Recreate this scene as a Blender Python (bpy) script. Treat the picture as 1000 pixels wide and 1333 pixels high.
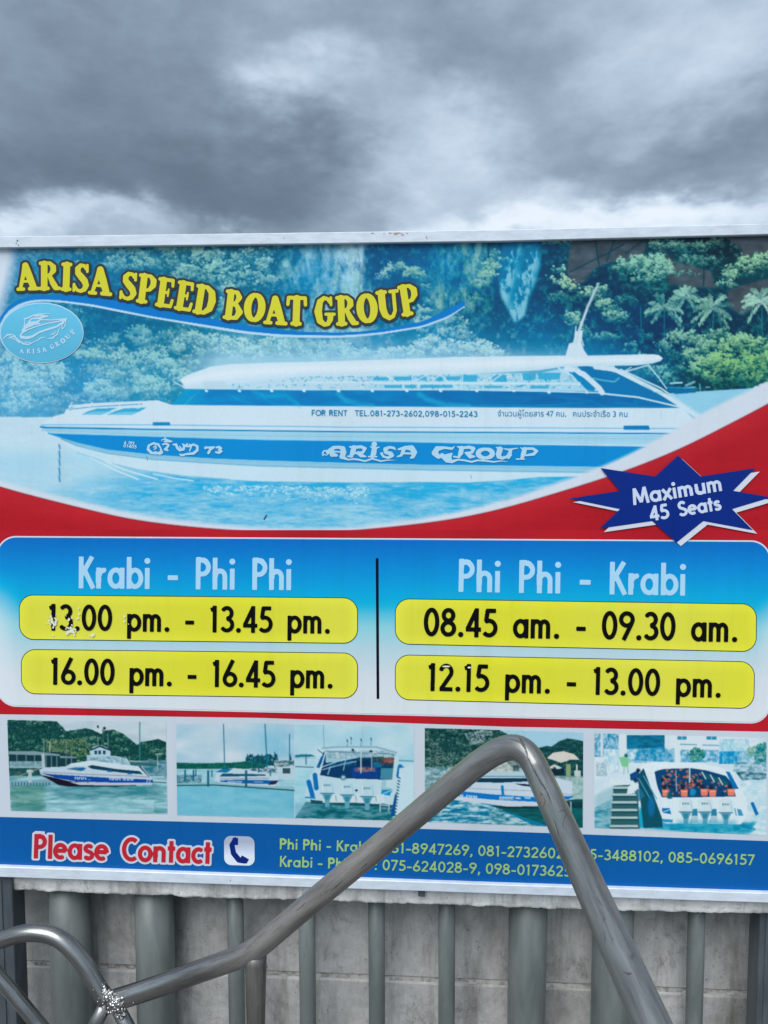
import bpy, bmesh, math, random
import numpy as np
from mathutils import Vector, Matrix
for _o in list(bpy.data.objects): bpy.data.objects.remove(_o)
R = math.radians
scene = bpy.context.scene
# ---------------------------------------------------------------- camera
FPX = 963.0; PITCH = R(3.9); CAMZ = 1.6
cam_d = bpy.data.cameras.new('camera'); cam = bpy.data.objects.new('camera', cam_d); scene.collection.objects.link(cam)
cam.location = (0, 0, CAMZ); cam.rotation_euler = (R(90)-PITCH, 0, 0)
cam_d.sensor_fit = 'HORIZONTAL'; cam_d.sensor_width = 36; cam_d.lens = 36*FPX/1000; cam_d.clip_start = .02; cam_d.clip_end = 5000
scene.camera = cam
# ---------------------------------------------------------------- exposure
scene.view_settings.view_transform = 'Standard'; scene.view_settings.look = 'None'
scene.view_settings.gamma = 1; scene.view_settings.exposure = 1.16; scene.view_settings.use_curve_mapping = False
# ---------------------------------------------------------------- sky: Sky Texture under a closed deck of cloud
SUN_EL, SUN_AZ = R(52), R(205)            # behind the camera, a little to its left, hidden by the cloud
world = bpy.data.worlds.new('World'); scene.world = world; world.use_nodes = True
nt = world.node_tree; N = nt.nodes; L = nt.links; N.clear()
def nd(t, **k):
    n = N.new(t)
    for a, b in k.items(): setattr(n, a, b)
    return n
def mth(op, a, b=None, c=None, clamp=False):
    n = nd('ShaderNodeMath', operation=op, use_clamp=clamp)
    for i, v in enumerate((a, b, c)):
        if v is None: continue
        if isinstance(v, (int, float)): n.inputs[i].default_value = v
        else: L.new(v, n.inputs[i])
    return n.outputs[0]
tc = nd('ShaderNodeTexCoord'); vec = tc.outputs['Generated']
sky = nd('ShaderNodeTexSky', sky_type='NISHITA', sun_disc=False, sun_elevation=SUN_EL, sun_rotation=SUN_AZ)
sep = nd('ShaderNodeSeparateXYZ'); L.new(vec, sep.inputs[0])
zc = mth('ADD', mth('MAXIMUM', sep.outputs[2], 0.0), .30)
dv = nd('ShaderNodeVectorMath', operation='DIVIDE'); L.new(vec, dv.inputs[0])
cz = nd('ShaderNodeCombineXYZ'); [L.new(zc, cz.inputs[i]) for i in range(3)]; L.new(cz.outputs[0], dv.inputs[1])
def noi(scale, det, off, dist=0.0, rough=.55, src=None):
    mp = nd('ShaderNodeMapping'); mp.inputs['Location'].default_value = off; L.new(src or dv.outputs[0], mp.inputs[0])
    n = nd('ShaderNodeTexNoise'); n.inputs['Scale'].default_value = scale; n.inputs['Detail'].default_value = det
    n.inputs['Roughness'].default_value = rough; n.inputs['Distortion'].default_value = dist; L.new(mp.outputs[0], n.inputs['Vector']); return n.outputs[0]
flat = nd('ShaderNodeVectorMath', operation='MULTIPLY'); L.new(vec, flat.inputs[0]); flat.inputs[1].default_value = (1, 1, 1.9)
FV = flat.outputs[0]
n1 = noi(1.3, 4, (3.1, 7.7, 1.0), 0, .5, FV)
n2 = noi(5.0, 6, (1.4, 2.2, 5.0), .0, .55, FV)
n3 = noi(14.0, 6, (4.4, 1.2, 2.0), .0, .6, FV)
# domain warp gives the masses lumpy edges
wn = nd('ShaderNodeTexNoise'); wn.inputs['Scale'].default_value = 4.5; wn.inputs['Detail'].default_value = 5; wn.inputs['Roughness'].default_value = .58; L.new(FV, wn.inputs['Vector'])
w1 = nd('ShaderNodeVectorMath', operation='SUBTRACT'); L.new(wn.outputs['Color'], w1.inputs[0]); w1.inputs[1].default_value = (.5, .5, .5)
w2 = nd('ShaderNodeVectorMath', operation='SCALE'); L.new(w1.outputs[0], w2.inputs[0]); w2.inputs['Scale'].default_value = .26
nv = nd('ShaderNodeVectorMath', operation='NORMALIZE'); L.new(vec, nv.inputs[0])
w3 = nd('ShaderNodeVectorMath', operation='ADD'); L.new(nv.outputs[0], w3.inputs[0]); L.new(w2.outputs[0], w3.inputs[1])
val = mth('ADD', mth('MULTIPLY', mth('SUBTRACT', n1, .5), .45), mth('ADD', mth('MULTIPLY', mth('SUBTRACT', n2, .5), .52), mth('MULTIPLY', mth('SUBTRACT', n3, .5), .26)))
def pixdir(px, py):
    d = Vector(((px-500)/FPX, 1, -(py-666.5)/FPX)); d = Matrix.Rotation(-PITCH, 3, 'X') @ d
    return d.normalized()
# big masses of the cloud deck: (where, half width, half height, amount)
for px, py, wd, ht, am in ((400,95,.055,.035,.42),(350,80,.05,.03,.10),(490,130,.10,.04,.20),(590,215,.07,.045,.34),(520,200,.06,.05,.14),(740,238,.06,.022,.30),(840,292,.13,.030,.75),(660,302,.07,.025,.40),(555,296,.035,.02,.28),
                           (25,302,.07,.026,.75),(165,304,.045,.018,.36),(295,306,.03,.014,.42),(900,50,.16,.06,.10),(700,60,.10,.05,-.16),(840,130,.10,.03,.10),(600,130,.06,.03,-.10),(800,205,.10,.03,-.12),
                           (80,150,.20,.09,-.22),(290,245,.13,.055,-.34),(440,240,.08,.05,-.20),(100,235,.14,.04,-.16),(160,30,.22,.05,-.08),(560,65,.12,.045,-.12),(930,225,.10,.035,-.26),(690,190,.05,.04,-.10),(0,60,.12,.08,-.05)):
    d = pixdir(px, py)
    df = nd('ShaderNodeVectorMath', operation='SUBTRACT'); L.new(w3.outputs[0], df.inputs[0]); df.inputs[1].default_value = d
    sc_ = nd('ShaderNodeVectorMath', operation='MULTIPLY'); L.new(df.outputs[0], sc_.inputs[0]); sc_.inputs[1].default_value = (1/wd, .6/wd, 1/ht)
    ln = nd('ShaderNodeVectorMath', operation='LENGTH'); L.new(sc_.outputs[0], ln.inputs[0]); q = ln.outputs['Value']
    g = mth('POWER', 2.718, mth('MULTIPLY', mth('MULTIPLY', q, q), -.7))
    val = mth('ADD', val, mth('MULTIPLY', g, am*(.72 if am > 0 else .90)))
ramp = nd('ShaderNodeValToRGB'); cr = ramp.color_ramp; cr.interpolation = 'B_SPLINE'
def lin(r, g, b):
    return tuple(((c/255+.055)/1.055)**2.4 if c > 10 else c/3294. for c in (r, g, b))
stops = [(0.0, (92,107,123)), (.22, (108,124,140)), (.44, (140,157,174)), (.62, (169,187,205)), (.80, (201,218,234)), (1.0, (235,243,251))]
while len(cr.elements) < len(stops): cr.elements.new(.5)
SKYK = 4.75                                   # deck radiance = srgb value / exposure(2x) / background strength(.1)
for e, (p, c) in zip(cr.elements, stops):
    e.position = p; v = lin(*c); e.color = (v[0], v[1], v[2], 1)
L.new(mth('ADD', val, .54, clamp=True), ramp.inputs[0])
br = nd('ShaderNodeVectorMath', operation='SCALE'); L.new(ramp.outputs[0], br.inputs[0])
# the deck is thinner and brighter overhead and towards the hidden sun
dot = nd('ShaderNodeVectorMath', operation='DOT_PRODUCT'); L.new(vec, dot.inputs[0])
sd = Vector((math.sin(SUN_AZ)*math.cos(SUN_EL), math.cos(SUN_AZ)*math.cos(SUN_EL), math.sin(SUN_EL))); dot.inputs[1].default_value = sd
L.new(mth('MULTIPLY', mth('ADD', 1.0, mth('MULTIPLY', mth('MAXIMUM', dot.outputs['Value'], 0.0), .9)), SKYK), br.inputs['Scale'])
mixw = nd('ShaderNodeMix', data_type='RGBA'); mixw.inputs['Factor'].default_value = .95
L.new(sky.outputs[0], mixw.inputs['A']); L.new(br.outputs[0], mixw.inputs['B'])
bgn = nd('ShaderNodeBackground'); bgn.inputs['Strength'].default_value = .1; L.new(mixw.outputs['Result'], bgn.inputs['Color'])
wo = nd('ShaderNodeOutputWorld'); L.new(bgn.outputs[0], wo.inputs[0])
sun_d = bpy.data.lights.new('sun', 'SUN'); sun = bpy.data.objects.new('sun', sun_d); scene.collection.objects.link(sun)
sun_d.energy = 1.35; sun_d.angle = R(45); sun_d.color = (1, .985, .96)
sun.rotation_euler = (-sd).to_track_quat('-Z', 'Y').to_euler(); sun.location = sd*20

# ---------------------------------------------------------------- helpers
def pix(px, py, depth):
    """world point on the ray through a photograph pixel at a given distance along the view axis"""
    d = Vector(((px-500)/FPX, 1, -(py-666.5)/FPX))*depth
    d = Matrix.Rotation(-PITCH, 3, 'X') @ d
    return Vector((d.x, d.y, d.z+CAMZ))
YAW = R(3.44); DIST = 1.47
E_ = np.array([math.cos(YAW), -math.sin(YAW), 0.]); NRM = np.array([-math.sin(YAW), -math.cos(YAW), 0.])   # along the board / out of its face
P0 = np.array([0., DIST, 0.]); CAM0 = np.array([0., 0., CAMZ])
def face(px, py, off=0.0):
    """points of the board's face plane (or a plane parallel to it, off metres nearer) seen at the given pixels"""
    px = np.asarray(px, float); py = np.asarray(py, float)
    a = (px-500)/FPX; b = -(py-666.5)/FPX; c, s = math.cos(PITCH), math.sin(PITCH)
    D = np.stack([a, c+b*s, -s+b*c], -1)
    t = ((P0+NRM*off-CAM0) @ NRM)/(D @ NRM)
    return CAM0+D*t[..., None]
def srgb2lin(c):
    c = np.asarray(c, float); return np.where(c <= .04045, c/12.92, ((c+.055)/1.055)**2.4)
def link(o, parent=None):
    scene.collection.objects.link(o)
    if parent: o.parent = parent
    return o
def mesh_obj(name, verts, faces, mat, parent=None, smooth=False):
    me = bpy.data.meshes.new(name)
    v = np.asarray(verts, float).reshape(-1, 3)
    if parent is not None: v = v-np.array(parent.location)
    if isinstance(faces, np.ndarray) and faces.ndim == 2:
        n, k = faces.shape
        me.vertices.add(len(v)); me.vertices.foreach_set('co', v.astype(np.float32).ravel())
        me.loops.add(n*k); me.loops.foreach_set('vertex_index', faces.astype(np.int32).ravel())
        me.polygons.add(n); me.polygons.foreach_set('loop_start', np.arange(n, dtype=np.int32)*k)
        try: me.polygons.foreach_set('loop_total', np.full(n, k, np.int32))
        except Exception: pass
        me.update(calc_edges=True)
    else:
        me.from_pydata([tuple(p) for p in v], [], [tuple(int(i) for i in f) for f in faces]); me.update()
    if smooth: me.polygons.foreach_set('use_smooth', np.ones(len(me.polygons), bool))
    me.materials.append(mat)
    return link(bpy.data.objects.new(name, me), parent)
def empty(name, loc, label, cat, group=None):
    o = bpy.data.objects.new(name, None); o.location = loc; o.empty_display_size = .1; link(o)
    o['label'] = label; o['category'] = cat
    if group: o['group'] = group
    bpy.context.view_layer.update()
    return o
def vcol(o, cols):
    a = o.data.color_attributes.new('Col', 'FLOAT_COLOR', 'POINT')
    c = np.ones((len(o.data.vertices), 4), np.float32); c[:, :3] = cols; a.data.foreach_set('color', c.ravel())
def box_between(name, a0, a1, b0, b1, depth, mat, parent, bev=.0008):
    """a bar: front face a0 a1 (upper edge) b0 b1 (lower edge), going 'depth' back from the face"""
    back = -NRM*depth
    v = [a0, a1, b1, b0, a0+back, a1+back, b1+back, b0+back]
    bm = bmesh.new(); vs = [bm.verts.new(Vector(p)) for p in v]
    for f in ((0,3,2,1),(4,5,6,7),(0,1,5,4),(3,7,6,2),(0,4,7,3),(1,2,6,5)): bm.faces.new([vs[i] for i in f])
    if bev: bmesh.ops.bevel(bm, geom=bm.edges[:], offset=bev, segments=2, affect='EDGES', profile=.6)
    bmesh.ops.recalc_face_normals(bm, faces=bm.faces)
    off = Vector(parent.location) if parent else Vector()
    for q in bm.verts: q.co -= off
    me = bpy.data.meshes.new(name); bm.to_mesh(me); bm.free(); me.materials.append(mat)
    return link(bpy.data.objects.new(name, me), parent)

# ---------------------------------------------------------------- materials
def mat(name):
    m = bpy.data.materials.new(name); m.use_nodes = True; t = m.node_tree; p = t.nodes['Principled BSDF']; return m, t, p
def tn(t, kind, **k):
    n = t.nodes.new(kind)
    for a, b in k.items():
        if a in [i.name for i in n.inputs] : n.inputs[a].default_value = b
        else: setattr(n, a, b)
    return n
def noise_node(t, scale, detail=6, rough=.6, stretch=(1, 1, 1), dist=0):
    c = t.nodes.new('ShaderNodeTexCoord'); mp = t.nodes.new('ShaderNodeMapping'); mp.inputs['Scale'].default_value = stretch
    t.links.new(c.outputs['Object'], mp.inputs[0]); n = t.nodes.new('ShaderNodeTexNoise')
    n.inputs['Scale'].default_value = scale; n.inputs['Detail'].default_value = detail; n.inputs['Roughness'].default_value = rough; n.inputs['Distortion'].default_value = dist
    t.links.new(mp.outputs[0], n.inputs['Vector']); return n.outputs[0]
def rampn(t, src, stops):
    r = t.nodes.new('ShaderNodeValToRGB'); cr = r.color_ramp
    while len(cr.elements) < len(stops): cr.elements.new(.5)
    for e, (p, c) in zip(cr.elements, stops):
        e.position = p; e.color = (*c, 1) if len(c) == 3 else c
    t.links.new(src, r.inputs[0]); return r.outputs[0]
def mixc(t, f, a, b, mode='MIX'):
    m = t.nodes.new('ShaderNodeMix'); m.data_type = 'RGBA'; m.blend_type = mode
    for k, v in (('Factor', f), ('A', a), ('B', b)):
        if isinstance(v, (int, float)): m.inputs[k].default_value = v
        elif isinstance(v, tuple): m.inputs[k].default_value = (*v, 1)
        else: t.links.new(v, m.inputs[k])
    return m.outputs['Result']
def bump(t, p, src, strength, dist=.002):
    b = t.nodes.new('ShaderNodeBump'); b.inputs['Strength'].default_value = strength; b.inputs['Distance'].default_value = dist
    t.links.new(src, b.inputs['Height']); t.links.new(b.outputs[0], p.inputs['Normal'])

# vinyl print under a satin film; its colours are the vertex colours of the printed sheets
M_print, t, p = mat('printed_vinyl')
at = t.nodes.new('ShaderNodeAttribute'); at.attribute_name = 'Col'
gr = rampn(t, noise_node(t, 3.0, 5, .6, (1, 1, .5)), [(.3, (.93, .935, .94)), (.7, (1, 1, 1))])
gs = rampn(t, noise_node(t, 9, 6, .7, (3, 3, .25), .2), [(.34, (.955, .955, .95)), (.50, (1, 1, 1))])
t.links.new(mixc(t, 1.0, mixc(t, 1.0, at.outputs['Color'], gr, 'MULTIPLY'), gs, 'MULTIPLY'), p.inputs['Base Color'])
t.links.new(rampn(t, noise_node(t, 9, 5), [(.3, (.22,)*3), (.7, (.34,)*3)]), p.inputs['Roughness'])
p.inputs['Specular IOR Level'].default_value = .14
bump(t, p, noise_node(t, 2.2, 2, .5), .05, .01)

M_white, t, p = mat('white_painted_metal')
n = noise_node(t, 30, 6, .65, (1, 1, 3)); n2 = noise_node(t, 260, 3)
c = rampn(t, n, [(.3, (.52, .575, .63)), (.6, (.64, .70, .765))])
sp = rampn(t, noise_node(t, 70, 4, .7), [(.69, (0, 0, 0)), (.73, (1, 1, 1))])
t.links.new(mixc(t, sp, c, (.42, .34, .26)), p.inputs['Base Color']); p.inputs['Roughness'].default_value = .38; bump(t, p, n2, .05, .001)

M_rust, t, p = mat('rusty_spot')
t.links.new(rampn(t, noise_node(t, 300, 5), [(.35, (.32, .17, .10)), (.6, (.55, .42, .33))]), p.inputs['Base Color']); p.inputs['Roughness'].default_value = .9
M_dark, t, p = mat('shadow_gap_dark'); p.inputs['Base Color'].default_value = (.02, .025, .03, 1); p.inputs['Roughness'].default_value = .8  # near-black colour that paints the shade between rail and print

def concrete(name, base, dark, light, seed, top=None):
    m, t, p = mat(name)
    a = noise_node(t, 7+seed, 8, .62, (1, 1, .45), .4); b = noise_node(t, 38, 7, .7); s = noise_node(t, 5+seed, 6, .7, (3.2, 3.2, .35))
    c = rampn(t, a, [(.30, dark), (.48, base), (.68, light)])
    c = mixc(t, .55, c, rampn(t, b, [(.25, (.35,)*3), (.55, (.62,)*3), (.8, (.74,)*3)]), 'OVERLAY')
    st = rampn(t, s, [(.50, (1, 1, 1)), (.66, (.62, .62, .60))])
    c = mixc(t, 1.0, c, st, 'MULTIPLY')
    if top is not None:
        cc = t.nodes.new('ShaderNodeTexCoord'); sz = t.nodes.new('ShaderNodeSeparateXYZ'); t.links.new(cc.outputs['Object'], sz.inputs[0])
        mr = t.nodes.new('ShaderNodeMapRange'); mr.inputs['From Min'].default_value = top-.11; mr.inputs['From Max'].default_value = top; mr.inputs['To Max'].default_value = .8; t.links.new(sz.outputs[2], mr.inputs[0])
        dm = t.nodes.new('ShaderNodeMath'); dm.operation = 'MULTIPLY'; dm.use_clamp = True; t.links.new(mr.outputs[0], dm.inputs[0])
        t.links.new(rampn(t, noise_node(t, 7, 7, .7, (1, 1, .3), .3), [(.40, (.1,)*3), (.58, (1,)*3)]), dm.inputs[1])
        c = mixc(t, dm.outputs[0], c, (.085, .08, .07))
    if True:
        c = mixc(t, rampn(t, noise_node(t, 13+seed*6, 8, .78, (1, 1, .6), .5), [(.56, (0, 0, 0)), (.70, (.75,)*3)]), c, (.12, .118, .108))
    pit = rampn(t, noise_node(t, 150, 3, .6), [(.30, (.55,)*3), (.36, (1,)*3)])
    c = mixc(t, 1.0, c, pit, 'MULTIPLY')
    t.links.new(c, p.inputs['Base Color']); p.inputs['Roughness'].default_value = .9; p.inputs['Specular IOR Level'].default_value = .2
    ad = t.nodes.new('ShaderNodeMath'); ad.operation = 'ADD'; t.links.new(b, ad.inputs[0]); t.links.new(noise_node(t, 160, 5, .7), ad.inputs[1])
    bump(t, p, ad.outputs[0], .5, .0025); return m
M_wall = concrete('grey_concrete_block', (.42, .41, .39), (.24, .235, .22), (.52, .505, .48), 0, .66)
M_cop = concrete('rough_coping_concrete', (.58, .565, .535), (.24, .23, .215), (.76, .745, .71), 3, 9)
M_mort, t, p = mat('pale_mortar')
t.links.new(rampn(t, noise_node(t, 60, 6, .7), [(.35, (.16, .155, .14)), (.55, (.50, .48, .44))]), p.inputs['Base Color']); p.inputs['Roughness'].default_value = .95

def pipe_paint(name, ca, cb):
    m, t, p = mat(name)
    c = rampn(t, noise_node(t, 26, 7, .65, (1, 1, .22), .3), [(.32, ca), (.62, cb)])
    ch = rampn(t, noise_node(t, 60, 5, .75, (1, 1, .5)), [(.70, (0, 0, 0)), (.73, (1, 1, 1))])
    sc = rampn(t, noise_node(t, 42, 5, .7, (1.5, 1.5, .4), 1.5), [(.28, (1, 1, 1)), (.31, (0, 0, 0))])
    c = mixc(t, ch, c, (.30, .32, .31)); c = mixc(t, sc, c, (.06, .065, .065))
    t.links.new(c, p.inputs['Base Color']); p.inputs['Roughness'].default_value = .42
    bump(t, p, noise_node(t, 90, 6, .7), .25, .001); return m
M_pipe = pipe_paint('grey_green_pipe_paint', (.095, .112, .106), (.155, .172, .163))
M_post = pipe_paint('dark_grey_post_paint', (.045, .058, .066), (.085, .10, .112))

def steel(name, tint, tint2, rough=(.26, .42), metal=.92, run=None):
    m, t, p = mat(name)
    at = t.nodes.new('ShaderNodeAttribute'); at.attribute_name = 'along'
    def nz(scale, st, det=6, rg=.65, dist=0, off=0):
        mp = t.nodes.new('ShaderNodeMapping'); mp.inputs['Scale'].default_value = st; mp.inputs['Location'].default_value = (off, off, off); t.links.new(at.outputs['Vector'], mp.inputs[0])
        n = t.nodes.new('ShaderNodeTexNoise'); n.inputs['Scale'].default_value = scale; n.inputs['Detail'].default_value = det; n.inputs['Roughness'].default_value = rg; n.inputs['Distortion'].default_value = dist
        t.links.new(mp.outputs[0], n.inputs['Vector']); return n.outputs[0]
    a = nz(45, (1, 1, .12)); big = nz(4.5, (1, 1, 1), 3, .5)
    tn_ = mixc(t, rampn(t, big, [(.40, (0, 0, 0)), (.62, (1, 1, 1))]), tint, tint2)
    zz = None
    if run:            # the finish changes along the tube: polished start, brown worn bend, grey leg
        sz = t.nodes.new('ShaderNodeSeparateXYZ'); t.links.new(at.outputs['Vector'], sz.inputs[0])
        wob = t.nodes.new('ShaderNodeMath'); wob.operation = 'MULTIPLY_ADD'; t.links.new(big, wob.inputs[0]); wob.inputs[1].default_value = .25; t.links.new(sz.outputs[2], wob.inputs[2])
        zz = wob.outputs[0]; tn_ = mixc(t, .85, tn_, rampn(t, zz, run))
    c = mixc(t, 1.0, tn_, rampn(t, a, [(.30, (.50,)*3), (.48, (.92,)*3), (.66, (1.30,)*3)]), 'MULTIPLY')
    c = mixc(t, 1.0, c, rampn(t, nz(30, (1, 1, .3), 7, .75, .6, 3), [(.30, (.42, .40, .38)), (.37, (1, 1, 1))]), 'MULTIPLY')
    c = mixc(t, 1.0, c, rampn(t, nz(170, (1, 1, .05), 4, .7, 0, 7), [(.35, (.78, .78, .78)), (.5, (1, 1, 1))]), 'MULTIPLY')
    t.links.new(c, p.inputs['Base Color']); p.inputs['Metallic'].default_value = metal
    rg = rampn(t, nz(60, (1, 1, .15), 5, .7, 0, 5), [(.3, (rough[0],)*3), (.7, (rough[1],)*3)])
    if zz is not None:
        rg = mixc(t, 1.0, rg, rampn(t, zz, [(.30, (.55,)*3), (.46, (1.0,)*3), (.80, (1.0,)*3), (1.0, (.9,)*3)]), 'MULTIPLY')
        t.links.new(rampn(t, zz, [(.30, (.95,)*3), (.46, (.62,)*3), (.80, (.60,)*3), (1.0, (.72,)*3)]), p.inputs['Metallic'])
    t.links.new(rg, p.inputs['Roughness'])
    bump(t, p, nz(90, (1, 1, .16), 6, .7), .5, .0007); return m
M_steel = steel('dull_stainless_tube', (.29, .285, .275), (.23, .23, .222), (.17, .38))
M_steelb = steel('brownish_steel_tube', (.30, .29, .28), (.24, .22, .20), (.32, .56), .7, [(.28, (.31, .305, .295)), (.46, (.29, .27, .25)), (.80, (.285, .262, .242)), (.98, (.24, .243, .235))])
M_support = steel('stained_steel_post', (.23, .215, .20), (.17, .155, .145), (.35, .55), .75)
M_scr, t, p = mat('dark_scratch'); p.inputs['Roughness'].default_value = .6; p.inputs['Metallic'].default_value = .4
t.links.new(rampn(t, noise_node(t, 200, 4), [(.3, (.045, .043, .042)), (.7, (.12, .115, .11))]), p.inputs['Base Color'])
M_rustp, t, p = mat('brown_rust_patch'); p.inputs['Roughness'].default_value = .75
t.links.new(rampn(t, noise_node(t, 160, 5), [(.3, (.10, .065, .045)), (.7, (.17, .12, .09))]), p.inputs['Base Color'])
M_weld, t, p = mat('weld_beads'); p.inputs['Metallic'].default_value = 1; p.inputs['Roughness'].default_value = .22
t.links.new(rampn(t, noise_node(t, 180, 4), [(.4, (.16, .14, .13)), (.6, (.75, .74, .72))]), p.inputs['Base Color'])
M_ground = concrete('paving_concrete', (.15, .147, .14), (.10, .098, .093), (.20, .195, .185), 1)
# ---------------------------------------------------------------- printed picture (painted in memory, becomes vertex colour)
S = 2; X0, Y0, X1, Y1 = -44, 300, 1050, 1150
CW, CH = (X1-X0)*S, (Y1-Y0)*S
rng = np.random.default_rng(7)
CAN = np.zeros((CH, CW, 3), np.float32)

def col(*c): return np.array(c, np.float32)/255.0

def up(a, H, W):
    h, w = a.shape
    y = np.linspace(0, h-1.001, H); x = np.linspace(0, w-1.001, W)
    yi = y.astype(int); xi = x.astype(int); fy = (y-yi)[:, None]; fx = (x-xi)[None]
    fy = fy*fy*(3-2*fy); fx = fx*fx*(3-2*fx)
    r0 = a[yi]; r1 = a[yi+1]
    t = r0*(1-fy)+r1*fy
    return (t[:, xi]*(1-fx)+t[:, xi+1]*fx).astype(np.float32)

def noise(H, W, sy, sx, octv=4, gain=0.55, seed=0):
    r = np.random.default_rng(seed); out = np.zeros((H, W), np.float32); amp = 1; tot = 0
    for o in range(octv):
        out += amp*up(r.random((int(H/sy)+3, int(W/sx)+3)), H, W); tot += amp
        amp *= gain; sy = max(sy/2, 1); sx = max(sx/2, 1)
    return out/tot

def blur(a, r):
    r = int(r)
    if r < 1: return a
    for ax in (0, 1):
        for _ in range(2):
            pad = [(0, 0)]*a.ndim; pad[ax] = (r+1, r)
            c = np.cumsum(np.pad(a, pad, mode='edge'), axis=ax, dtype=np.float64)
            n = a.shape[ax]
            a = ((np.take(c, np.arange(2*r+1, 2*r+1+n), ax)-np.take(c, np.arange(0, n), ax))/(2*r+1)).astype(np.float32)
    return a

def win(x0, y0, x1, y1):
    a = max(int((x0-X0)*S), 0); b = max(int((y0-Y0)*S), 0)
    c = min(int((x1-X0)*S)+1, CW); d = min(int((y1-Y0)*S)+1, CH)
    X = X0+(np.arange(a, c)+.5)/S; Y = Y0+(np.arange(b, d)+.5)/S
    return (slice(b, d), slice(a, c)), X[None, :].astype(np.float32), Y[:, None].astype(np.float32)

def put(sl, m, c):
    if np.ndim(m) == 2: m = m[..., None]
    CAN[sl] = CAN[sl]*(1-m)+np.asarray(c, np.float32)*m

def polymask(pts, X, Y):
    ins = np.zeros(np.broadcast(X, Y).shape, bool)
    n = len(pts)
    for i in range(n):
        xa, ya = pts[i]; xb, yb = pts[(i+1) % n]
        if ya == yb: continue
        c = ((ya > Y) != (yb > Y))
        ins ^= c & (X < (xb-xa)*(Y-ya)/(yb-ya)+xa)
    return ins.astype(np.float32)

def poly(pts, c, a=1.0, soft=0):
    xs = [p[0] for p in pts]; ys = [p[1] for p in pts]; e = soft*3+1
    sl, X, Y = win(min(xs)-e, min(ys)-e, max(xs)+e, max(ys)+e)
    if X.size == 0 or Y.size == 0: return
    m = polymask(pts, X, Y)
    if soft: m = blur(m, soft*S)
    put(sl, m*a, c)

def segd(X, Y, p, q):
    dx, dy = q[0]-p[0], q[1]-p[1]; L = dx*dx+dy*dy+1e-9
    t = np.clip(((X-p[0])*dx+(Y-p[1])*dy)/L, 0, 1)
    return np.hypot(X-p[0]-t*dx, Y-p[1]-t*dy), t

def line(pts, w, c, a=1.0, aa=.5, soft=0):
    e = w+1+soft*3; xs = [p[0] for p in pts]; ys = [p[1] for p in pts]
    sl, X, Y = win(min(xs)-e, min(ys)-e, max(xs)+e, max(ys)+e)
    if X.size == 0 or Y.size == 0: return
    d = np.full((Y.shape[0], X.shape[1]), 1e3, np.float32)
    for p, q in zip(pts[:-1], pts[1:]): d = np.minimum(d, segd(X, Y, p, q)[0])
    m = np.clip((w/2-d)/aa+.5, 0, 1)
    if soft: m = blur(m, soft*S)
    put(sl, m*a, c)

def ell(cx, cy, rx, ry, c, a=1.0, soft=.3, rot=0):
    e = max(rx, ry)*(1+soft)+1
    sl, X, Y = win(cx-e, cy-e, cx+e, cy+e)
    if X.size == 0 or Y.size == 0: return
    k, s = np.cos(rot), np.sin(rot)
    u = (X-cx)*k+(Y-cy)*s; v = -(X-cx)*s+(Y-cy)*k
    d = np.hypot(u/rx, v/ry)
    put(sl, np.clip((1+soft-d)/(2*soft), 0, 1)*a, c)

def interp(tab, X): return np.interp(X, [t[0] for t in tab], [t[1] for t in tab]).astype(np.float32)

def band(x0, x1, top, bot, c, a=1.0):
    """fill between two height tables"""
    ys = [t[1] for t in top]+[t[1] for t in bot]
    sl, X, Y = win(x0, min(ys)-1, x1, max(ys)+1)
    T, B = interp(top, X[0])[None], interp(bot, X[0])[None]
    put(sl, np.clip((Y-T)*2+.5, 0, 1)*np.clip((B-Y)*2+.5, 0, 1)*a, c)

def splat(img, x, y, rx, ry, ang, val, alpha=None):
    """many small elliptical dabs, later ones on top (img may be a single or triple channel array in canvas space)"""
    R = int(np.ceil(max(rx.max(), ry.max())*S))+1
    g = np.arange(-R, R+1); gx, gy = np.meshgrid(g, g); gx = gx.ravel(); gy = gy.ravel()
    px = (x-X0)*S; py = (y-Y0)*S
    ix = np.round(px).astype(int)[:, None]+gx; iy = np.round(py).astype(int)[:, None]+gy
    dx = (ix-px[:, None])/S; dy = (iy-py[:, None])/S
    k = np.cos(ang)[:, None]; s = np.sin(ang)[:, None]
    m = ((dx*k+dy*s)/rx[:, None])**2+((-dx*s+dy*k)/ry[:, None])**2 < 1
    m &= (ix >= 0) & (ix < CW) & (iy >= 0) & (iy < CH)
    r, _ = np.nonzero(m)
    img[iy[m], ix[m]] = val[r]

def fieldmap(pts, X, Y, sig):
    """smooth colour field from (x, y, r, g, b) control points"""
    num = 0; den = 0
    for x, y, *c in pts:
        w = 1/(((X-x)**2+((Y-y)*1.4)**2)+sig*sig)**1.6*1e6
        num = num+w[..., None]*col(*c); den = den+w
    return (num/den[..., None]).astype(np.float32)

V = np.zeros((CH, CW), np.float32)       # light/dark structure of leaves

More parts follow.
